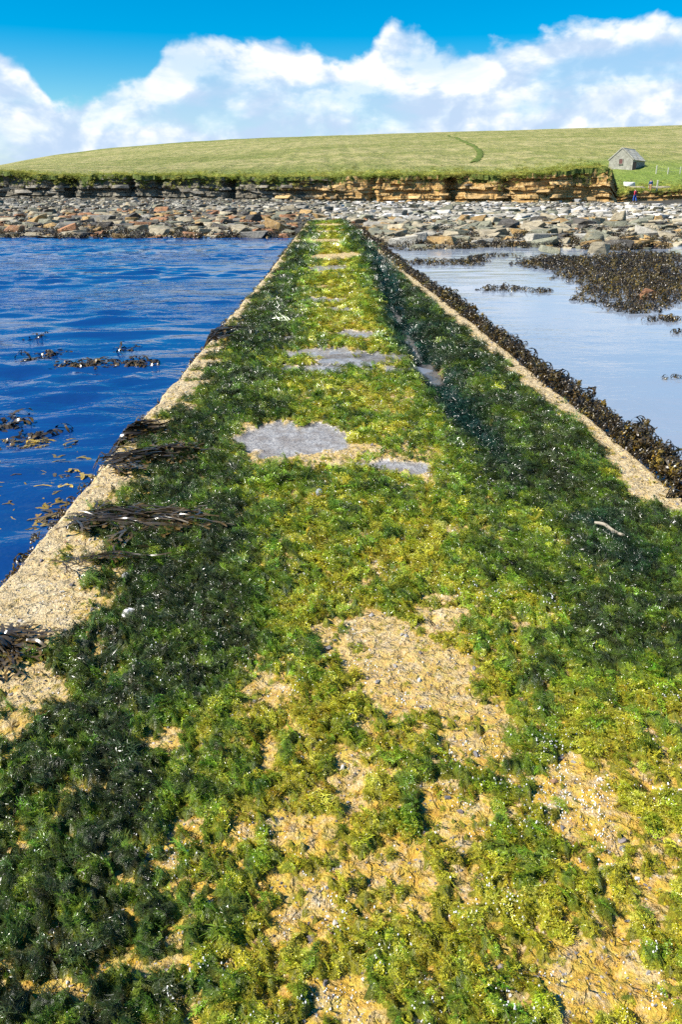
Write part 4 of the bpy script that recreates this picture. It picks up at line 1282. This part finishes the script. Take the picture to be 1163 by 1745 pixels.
def build_shells():
    M_white = mat_simple('shell_white', (0.55, 0.52, 0.48), (0.85, 0.83, 0.8), 90, 0.4, 0.3, 300, 0.5, 0.002)
    M_red = mat_simple('shell_orange', (0.38, 0.10, 0.04), (0.60, 0.20, 0.10), 80, 0.4, 0.3, 300, 0.5, 0.002)
    def top_z(x, Y):
        f = fields(np.array([x]), np.array([Y])); return float(f['hc'][0] + f['ha'][0])
    def whorl(mat, s):
        """rounded sea-snail shell: coiled tube that widens to its mouth"""
        V = []; n = 34; m = 10
        for i in range(n):
            t = i / (n - 1); a = t * 2.6 * 2 * math.pi; r = 0.06 + 0.42 * t ** 1.3; tube = 0.05 + 0.33 * t ** 1.3; zc = 0.62 - 0.45 * t
            for j in range(m):
                b = 2 * math.pi * j / m; q = r + tube * math.cos(b)
                V.append((q * math.cos(a) * s, q * math.sin(a) * s, (zc + tube * math.sin(b)) * s))
        F = [(i * m + j, i * m + (j + 1) % m, (i + 1) * m + (j + 1) % m, (i + 1) * m + j) for i in range(n - 1) for j in range(m)]
        return mesh_np('shell', V, F, [mat], True)
    def limpet(mat, s, h):
        V = [(0, 0.05 * s, h)]; n = 28
        for r in (0.35, 0.7, 1.0):
            for j in range(n):
                a = 2 * math.pi * j / n; k = r * (1 + 0.05 * (j % 2)); V.append((k * math.cos(a) * s, k * math.sin(a) * s * 0.82, h * (1 - r ** 0.8)))
        F3 = [(0, 1 + j, 1 + (j + 1) % n, 1 + (j + 1) % n) for j in range(n)]
        F = [(1 + q * n + j, 1 + (q + 1) * n + j, 1 + (q + 1) * n + (j + 1) % n, 1 + q * n + (j + 1) % n) for q in range(2) for j in range(n)]
        bm = bmesh.new(); vv = [bm.verts.new(v) for v in V]
        for f_ in F3: bm.faces.new([vv[i] for i in f_[:3]])
        for f_ in F: bm.faces.new([vv[i] for i in f_])
        me = bpy.data.meshes.new('shell'); bm.to_mesh(me); bm.free(); me.materials.append(mat); return me
    def place(me, px, py, lab, cat, rot, dz=0.0):
        p = P(px, py); o = obj('shell' if cat == 'shell' else 'stick', me, label=lab, category=cat)
        o.location = (p[0], p[1], top_z(p[0], p[1]) + dz); o.rotation_euler = rot; return o
    place(whorl(M_white, 0.030), 216, 988, 'round white sea-snail shell lying on dark algae below the kelp strands', 'shell', (0.5, 0.3, 0.4), 0.006)
    place(limpet(M_white, 0.026, 0.016), 219, 1054, 'flat white limpet shell on the algae under the round shell', 'shell', (0.4, -0.3, 0.7), 0.010)
    place(whorl(M_red, 0.022), 150, 1086, 'small orange red snail shell at the edge of the algae on the left', 'shell', (1.0, 0.4, 1.9), 0.008)
    place(limpet(M_white, 0.030, 0.016), 548, 831, 'white limpet shell in the middle of the causeway below the pools', 'shell', (0.35, -0.1, 0.2), 0.010)
    place(limpet(M_white, 0.030, 0.014), 545, 848, 'broken pale shell standing on edge just below the white limpet', 'shell', (1.2, 0.2, 0.8), 0.012)
    place(whorl(M_red, 0.030), 822, 658, 'orange snail shell lying on the algae right of the rut', 'shell', (0.4, 0.2, 0.3), 0.004)
    # pale stick on the right
    M_st = mat_simple('driftwood', (0.20, 0.17, 0.12), (0.38, 0.33, 0.25), 40, 0.7, 0.5, 120, 0.3, 0.003)
    a = P(1012, 906); b = P(1062, 926); V = []; n = 9; m = 8
    for i in range(n):
        t = i / (n - 1); c = (b - a) * t; r = 0.009 * (0.55 + 0.6 * math.sin(0.4 + 2.3 * t)); c = c + np.array([0.006 * math.sin(t * 7), 0, 0.008 * math.sin(t * 5)])
        for j in range(m): V.append((c[0] + r * math.cos(j / m * 6.283) * 0.4, c[1] + r * math.cos(j / m * 6.283), c[2] + r * math.sin(j / m * 6.283)))
    F = [(i * m + j, i * m + (j + 1) % m, (i + 1) * m + (j + 1) % m, (i + 1) * m + j) for i in range(n - 1) for j in range(m)]
    o = place(mesh_np('stick', V, F, [M_st], True), 1012, 906, 'pale bent stick lying in the dark algae on the right', 'stick', (0, 0, 0), 0.03)


build_shells()

# ------------------------------------------------------------------ grass at the cliff top
def mat_grass():
    m, N, b, out = new_mat('grass_blade')
    t = N.attr('tint', 'INSTANCER').outputs['Color']; tip = N.attr('tip').outputs['Fac']
    c = N.mix(N.mapr(tip, 0.2, 1.0, 0, 0.6), t, N.mix(1.0, t, (1.8, 1.6, 1.2), 'MULTIPLY'))
    N.put(b.inputs['Base Color'], c); b.inputs['Roughness'].default_value = 0.6; b.inputs['Specular IOR Level'].default_value = 0.25
    tr = N.add('ShaderNodeBsdfTranslucent'); N.put(tr.inputs[0], c)
    mx = N.add('ShaderNodeMixShader'); mx.inputs[0].default_value = 0.3
    N.l.new(b.outputs[0], mx.inputs[1]); N.l.new(tr.outputs[0], mx.inputs[2]); N.l.new(mx.outputs[0], out.inputs[0])
    return m


M_grass = mat_grass()


def build_grass():
    g = np.random.default_rng(31)
    var = [make_tuft(200 + i, 34, 1.0, 0.35, 1.0, 1.1, 0.030, 3, M_grass, 0.2) for i in range(4)]
    n = 17000
    x = g.uniform(-52, 58, n); d = np.abs(g.normal(0, 6.0, n)) * g.random(n) - 0.3 * g.random(n) ** 2
    Y = Yc(x) + d
    z = hill_z(x, Y) + 0.15 * fbm(x * 0.9, Y * 0.9, 4, 31) - 0.05 - np.where(d < 0, -d * 1.2, 0)
    # some slumps down the face
    sl2 = (g.random(n) < np.where(x > 0, 0.035, 0.10)) & (fbm(x * 0.35, x * 0 + 2, 3, 35) > -0.05)
    fr = g.random(n) ** 1.6 * 0.75
    Y = np.where(sl2, Yc(x) - 0.75 - 0.5 * fr, Y); z = np.where(sl2, Ztop(x) - fr * (Ztop(x) - Zbase(x)) * 0.8, z)
    s = 0.20 * np.exp(g.normal(0, 0.35, n)) * (1 + 0.5 * np.clip(fbm(x * 0.5, Y * 0.5, 3, 33), 0, 1))
    mix = g.random((n, 1)); nn = (fbm(x * 0.35, Y * 0.35, 3, 34)[:, None] + 0.5).clip(0, 1)
    c = np.array([[0.17, 0.22, 0.032]]) * (1 - nn) + nn * np.array([[0.36, 0.34, 0.09]])
    c = c * np.exp(g.normal(0, 0.3, (n, 1)))
    eul = np.stack([g.normal(0, 0.2, n), g.normal(0, 0.2, n), g.random(n) * 6.28], 1)
    scatter('grass', np.stack([x, Y, z], 1), eul, np.stack([s, s, s], 1), c, g.integers(0, 4, n), var, None,
            kind='stuff', label='rough green grass along the cliff top', category='grass')


build_grass()


# ------------------------------------------------------------------ hill things
def on_hill(px, py):
    for Y in np.arange(104, 330, 0.25):
        q = PY(px, py, Y)
        if Y > Yc(q[0]) and q[2] <= hill_z(q[0], Y): return np.array([q[0], Y, float(hill_z(q[0], Y))])
    return None


def build_path():
    px = [(763, 227.5), (778, 236), (795, 243), (810, 250), (818, 257), (820, 264), (815, 272), (806, 279)]
    pts = [on_hill(*q) for q in px]; pts = np.array([q for q in pts if q is not None])
    t = np.linspace(0, 1, len(pts)); tt = np.linspace(0, 1, 70)
    X = np.interp(tt, t, pts[:, 0]); Y = np.interp(tt, t, pts[:, 1])
    X = np.convolve(np.pad(X, 6, 'edge'), np.ones(13) / 13, 'valid'); Y = np.convolve(np.pad(Y, 6, 'edge'), np.ones(13) / 13, 'valid')
    V = []
    for i in range(70):
        dx, dy = X[min(i + 1, 69)] - X[max(i - 1, 0)], Y[min(i + 1, 69)] - Y[max(i - 1, 0)]; L = math.hypot(dx, dy) + 1e-6
        w = 0.40 + 0.16 * math.sin(i * 1.7) + 0.2 * i / 70
        for s_ in (-1, -0.4, 0.4, 1):
            x_ = X[i] - dy / L * w * s_; y_ = Y[i] + dx / L * w * s_
            V.append((x_, y_, float(hill_z(x_, y_)) + 0.16 - (0.1 if abs(s_) == 1 else 0)))
    M = mat_simple('path_turf', (0.06, 0.095, 0.016), (0.13, 0.16, 0.035), 0.8, 0.9, 0.6, 3, 0.1, 0.2)
    obj('path', mesh_np('path', V, grid_faces(4, 70), [M], True), kind='structure', label='worn green track winding down the hillside')


build_path()


def box_bm(bm, c, s, rz=0.0):
    r = bmesh.ops.create_cube(bm, size=1.0)
    bmesh.ops.transform(bm, matrix=Matrix.Translation(c) @ Matrix.Rotation(rz, 4, 'Z') @ Matrix.Diagonal((*s, 1)), verts=r['verts'])
    return r['verts']


def bm_obj(name, bm, mat, parent, bevel=0.0):
    if bevel: bmesh.ops.bevel(bm, geom=list(bm.edges), offset=bevel, segments=1, affect='EDGES', clamp_overlap=True)
    bmesh.ops.recalc_face_normals(bm, faces=bm.faces)
    me = bpy.data.meshes.new(name); bm.to_mesh(me); bm.free(); me.materials.append(mat)
    return obj(name, me, parent)


def build_hut():
    M_wall = mat_simple('hut_stone', (0.20, 0.19, 0.155), (0.40, 0.385, 0.32), 2.2, 0.85, 0.9, 7, 0.2, 0.06)
    M_roof = mat_simple('roof_flag', (0.8, 0.8, 0.8), (1.15, 1.15, 1.15), 2.0, 0.8, 0.6, 8, 0.2, 0.03, objcol=True)
    M_dark = mat_simple('dark_opening', (0.015, 0.013, 0.012), (0.03, 0.026, 0.024), 3, 0.9)
    M_shut = mat_simple('painted_shutter', (0.10, 0.035, 0.03), (0.15, 0.06, 0.05), 5, 0.6)
    c = on_hill(1078, 290)                      # the corner nearest the camera
    k = c[1] / 165.0
    root = thing('stone_hut', 'small grey stone hut with flagstone roof standing alone on the hillside', 'hut', tuple(c), rz=R(-37))
    G, L, E, Rg = 4.6 * k, 7.6 * k, 1.75 * k, 3.75 * k   # gable width, length, eaves, ridge
    # gable runs from the corner to the left (-x), the long side goes back (+y)
    bm = bmesh.new()
    prof = [(0, -0.6), (0, E), (-G / 2, Rg), (-G, E), (-G, -0.6)]
    a = [bm.verts.new((x, 0, z)) for x, z in prof]; b = [bm.verts.new((x, L, z)) for x, z in prof]
    bm.faces.new(a); bm.faces.new(b[::-1])
    for i in range(5): bm.faces.new((a[i], b[i], b[(i + 1) % 5], a[(i + 1) % 5]))
    bm_obj('wall', bm, M_wall, root)
    g = np.random.default_rng(8)
    # gable skews: the raised stone verge on each gable slope
    sl_ = math.hypot(G / 2, Rg - E); an = math.atan2(Rg - E, G / 2)
    for sx in (0, 1):
        rf_bm = bmesh.new()
        cx = -G / 4 if sx == 0 else -3 * G / 4; rot = -an if sx == 0 else an
        # flagstones, laid in courses
        part = None
        M4 = Matrix.Translation((cx, 0, (E + Rg) / 2)) @ Matrix.Rotation(-rot if False else (an if sx == 0 else -an), 4, 'Y')
        v = bmesh.ops.create_cube(rf_bm, size=1.0)['verts']
        bmesh.ops.transform(rf_bm, matrix=M4 @ Matrix.Translation((0, L / 2, 0.05)) @ Matrix.Diagonal((sl_ + 0.3, L - 0.1, 0.10, 1)), verts=v)
        part = bm_obj('roof', rf_bm, M_roof, root); part.color = (0.34, 0.32, 0.27, 1)
        rows = 5; cols = 7
        proto = bmesh.new(); bmesh.ops.create_cube(proto, size=1.0); bmesh.ops.bevel(proto, geom=list(proto.edges), offset=0.04, segments=1, affect='EDGES')
        pm = bpy.data.meshes.new('flagstone'); proto.to_mesh(pm); proto.free(); pm.materials.append(M_roof)
        for r_ in range(rows):
            for q in range(cols):
                o = obj('flagstone', pm, part)
                uu = (r_ + 0.5) / rows - 0.5; vv = (q + 0.5 + 0.3 * (r_ % 2)) / (cols + 0.4)
                sgn = 1 if sx == 0 else -1
                T = M4 @ Matrix.Translation((uu * sgn * (sl_ + 0.25), vv * L, 0.13 + 0.015 * g.random() + 0.01 * (rows - r_))) @ Matrix.Rotation(g.normal(0, 0.03), 4, 'Z') @ Matrix.Diagonal(((sl_ + 0.25) / rows * 1.1, L / cols * 0.96, 0.05, 1))
                o.matrix_basis = T
                t = g.uniform(0.75, 1.2); warm = g.random()
                o.color = (0.50 * t, (0.44 + 0.04 * warm) * t, (0.33 + 0.08 * warm) * t, 1)
        sk = bmesh.new(); v = bmesh.ops.create_cube(sk, size=1.0)['verts']
        bmesh.ops.transform(sk, matrix=M4 @ Matrix.Translation((0, 0.08, 0.17)) @ Matrix.Diagonal((sl_ + 0.2, 0.34, 0.22, 1)), verts=v)
        bm_obj('gable_coping', sk, M_wall, root, 0.02)
    rd = bmesh.new(); box_bm(rd, (-G / 2, L / 2, Rg + 0.14), (0.36, L - 0.3, 0.16)); o = bm_obj('ridge_stone', rd, M_roof, root, 0.03); o.color = (0.52, 0.46, 0.36, 1)
    # window in the gable with a frame and a sill
    w = bmesh.new(); box_bm(w, (-G * 0.5, -0.02, 1.55 * k), (0.62 * k, 0.10, 0.86 * k)); win = bm_obj('window', w, M_shut, root)
    for dx, dz, sx_, sz_ in ((0, 0.46, 0.80, 0.09), (-0.36, 0, 0.08, 0.86), (0.36, 0, 0.08, 0.86)):
        w = bmesh.new(); box_bm(w, (-G * 0.5 + dx * k, -0.05, (1.55 + dz) * k), (sx_ * k, 0.12, sz_ * k)); bm_obj('window_frame', w, M_wall, win)
    w = bmesh.new(); box_bm(w, (-G * 0.5, -0.08, 1.08 * k), (0.86 * k, 0.2, 0.08)); bm_obj('window_sill', w, M_wall, win)
    # doorway in the long wall near the corner, door standing open
    w = bmesh.new(); box_bm(w, (0.01, 0.72 * k, 0.72 * k), (0.06, 0.85 * k, 1.5 * k)); dr = bm_obj('doorway', w, M_dark, root)
    w = bmesh.new(); box_bm(w, (0.30 * k, 0.26 * k, 0.72 * k), (0.62 * k, 0.06, 1.4 * k), 0.5); bm_obj('door', w, M_dark, dr)
    w = bmesh.new(); box_bm(w, (0.04, 0.72 * k, 1.55 * k), (0.14, 1.2 * k, 0.16 * k)); bm_obj('lintel', w, M_wall, dr)


build_hut()


def build_posts():
    M_post = mat_simple('weathered_post', (0.38, 0.36, 0.30), (0.62, 0.60, 0.53), 6, 0.8, 0.4, 30, 0.2, 0.01)
    tops = []
    def post(px, py, hpx, lab, group=None, w=0.10):
        c = on_hill(px, py)
        if c is None: c = np.array([*PY(px, py, 120)[:2], float(shore_z(*PY(px, py, 120)[:2]))])
        h = hpx * c[1] / 1569
        root = thing('fence_post' if group else 'marker_post', lab, 'post', tuple(c), group)
        bm = bmesh.new(); v = box_bm(bm, (0, 0, h / 2 - 0.2), (w, w, h + 0.4)); bm_obj('shaft', bm, M_post, root, 0.015)
        bm = bmesh.new(); bmesh.ops.create_cone(bm, cap_ends=True, segments=4, radius1=w * 0.72, radius2=0.01, depth=w * 0.6, matrix=Matrix.Translation((0, 0, h + w * 0.3)) @ Matrix.Rotation(R(45), 4, 'Z'))
        bm_obj('cap', bm, M_post, root)
        return c + np.array([0, 0, h])
    for px, py, hpx, lab in ((1119, 296, 13, 'pale fence post nearest the stone hut'), (1139, 297, 10, 'pale fence post in the middle, right of the hut'), (1160, 296, 11, 'pale fence post at the right picture edge')):
        tops.append(post(px, py, hpx, lab, 'fence posts right of the hut', 0.13))
    post(1118, 340, 18, 'thin white marker post beside the walkers at the landing', None, 0.16)
    M_wire = mat_simple('fence_wire', (0.2, 0.2, 0.2), (0.3, 0.3, 0.3), 5, 0.5)
    for dz in (-0.12, -0.5):
        V = []; pts = tops; nn = 24
        for s_ in range(2):
            for i in range(12):
                t = i / 11; c = pts[s_] * (1 - t) + pts[s_ + 1] * t; V.append(c + np.array([0, 0, dz - 0.12 * math.sin(t * 3.14)]))
        W = []; F = []
        for i, c in enumerate(V):
            for j in range(4): W.append(c + 0.012 * np.array([0, math.cos(j * 1.571), math.sin(j * 1.571)]))
        F = [(i * 4 + j, i * 4 + (j + 1) % 4, (i + 1) * 4 + (j + 1) % 4, (i + 1) * 4 + j) for i in range(len(V) - 1) for j in range(4)]
        obj('fence_wire', mesh_np('wire', W, F, [M_wire]), label='upper thin wire strung between the pale fence posts' if dz > -0.3 else 'lower thin wire strung between the pale fence posts', category='wire')
    # white upturned stone and the turf bank under it
    c = on_hill(1072, 318)
    if c is not None:
        o = obj('boulder', hull_mesh(991, 16, (1.2, 0.6, 0.42), M_rock), label='white boulder lying on the grass below the hut', category='boulder')
        o.location = (c[0], c[1], c[2] + 0.25); o.color = (0.75, 0.74, 0.70, 1); o.rotation_euler = (0, 0.05, 0.2)
    for px, py, wd, lab in ((1098, 322, 2.6, 'long flat stone edging the turf bank beside the white boulder'), (1124, 322, 1.9, 'shorter flat stone at the right end of the turf bank')):
        c = on_hill(px, py)
        if c is None: continue
        o = obj('boulder', hull_mesh(992 + int(wd), 16, (wd, 0.5, 0.22), M_rock), label=lab, category='boulder')
        o.location = (c[0], c[1], c[2] + 0.18); o.color = (0.36, 0.31, 0.22, 1)


build_posts()


# ------------------------------------------------------------------ walkers
def skin_mesh(name, joints, edges, mat, parent, root_i=0):
    me = bpy.data.meshes.new(name)
    me.from_pydata([j[0] for j in joints], edges, []); me.update()
    o = obj(name, me, parent)
    md = o.modifiers.new('skin', 'SKIN'); md.use_smooth_shade = True
    lay = me.skin_vertices[0].data if me.skin_vertices else None
    if lay is None:
        bm = bmesh.new(); bm.from_mesh(me); bm.verts.layers.skin.verify(); bm.to_mesh(me); bm.free(); lay = me.skin_vertices[0].data
    for i, j in enumerate(joints):
        r = j[1]; lay[i].radius = (r, r) if isinstance(r, float) else r; lay[i].use_root = (i == root_i)
    sb = o.modifiers.new('smooth', 'SUBSURF'); sb.levels = 2; sb.render_levels = 2
    me.materials.append(mat)
    return o


def person(loc, rz, lab, top, legs, hair, stride):
    M_skin = mat_simple('skin', (0.50, 0.32, 0.24), (0.56, 0.37, 0.28), 8, 0.5)
    def cl(n, c): return mat_simple(n, tuple(v * 0.85 for v in c), tuple(min(1, v * 1.1) for v in c), 12, 0.8, 0.3, 40, 0.2, 0.01)
    root = thing('person', lab, 'person', loc, rz=rz)
    s = stride
    body = [((0, 0, 0.95), 0.115), ((0, 0, 1.20), 0.12), ((0, 0.01, 1.40), 0.115), ((0, 0.01, 1.50), 0.055), ((0, 0.02, 1.58), 0.085), ((0, 0.02, 1.68), 0.080), ((0, 0.115, 1.61), 0.018),
            ((-0.09, 0, 0.90), 0.085), ((-0.10, s, 0.50), 0.058), ((-0.10, s * 0.9, 0.10), 0.042), ((-0.10, s * 0.9 + 0.14, 0.05), 0.035),
            ((0.09, 0, 0.90), 0.085), ((0.10, -s, 0.50), 0.058), ((0.10, -s * 1.7, 0.10), 0.042), ((0.10, -s * 1.7 + 0.14, 0.05), 0.035),
            ((-0.19, 0, 1.40), 0.055), ((-0.24, -s * 0.6, 1.14), 0.042), ((-0.23, -s * 0.2, 0.90), 0.033), ((-0.23, 0, 0.80), 0.030),
            ((0.19, 0, 1.40), 0.055), ((0.24, s * 0.6, 1.14), 0.042), ((0.23, s * 1.2, 0.92), 0.033), ((0.23, s * 1.4, 0.83), 0.030)]
    E_ = [(0, 1), (1, 2), (2, 3), (3, 4), (4, 5), (4, 6), (0, 7), (7, 8), (8, 9), (9, 10), (0, 11), (11, 12), (12, 13), (13, 14), (2, 15), (15, 16), (16, 17), (17, 18), (2, 19), (19, 20), (20, 21), (21, 22)]
    skin_mesh('body', body, E_, M_skin, root)
    up = [(body[i][0], body[i][1] + 0.035) for i in (0, 1, 2, 15, 16, 17, 19, 20, 21)]
    skin_mesh('jacket', up, [(0, 1), (1, 2), (2, 3), (3, 4), (4, 5), (2, 6), (6, 7), (7, 8)], cl('jacket_cloth', top), root)
    lo = [((0, 0, 0.98), 0.135)] + [(body[i][0], body[i][1] + 0.028) for i in (7, 8, 9, 11, 12, 13)]
    skin_mesh('trousers', lo, [(0, 1), (1, 2), (2, 3), (0, 4), (4, 5), (5, 6)], cl('trouser_cloth', legs), root)
    hr = [((0, -0.02, 1.60), 0.080), ((0, -0.005, 1.69), 0.090), ((0, 0.03, 1.745), 0.055)]
    skin_mesh('hair', hr, [(0, 1), (1, 2)], cl('hair', hair), root)


def build_people():
    for px, py, lab, top, legs, rz, s in ((1082, 344, 'person in a red jacket and bright blue trousers walking below the grass bank', (0.62, 0.06, 0.10), (0.05, 0.13, 0.50), 0.6, 0.13),
                                           (1107, 338, 'person in a dark blue jacket and tan trousers walking near the marker post', (0.03, 0.06, 0.17), (0.42, 0.24, 0.11), 2.6, 0.10)):
        for Y in np.arange(100, 135, 0.2):
            q = PY(px, py, Y)
            zz = float(shore_z(q[0], Y)) if Y < Yc(q[0]) else float(hill_z(q[0], Y))
            if q[2] <= zz: break
        person((q[0], Y, zz), rz, lab, top, legs, (0.05, 0.03, 0.02), s)


build_people()
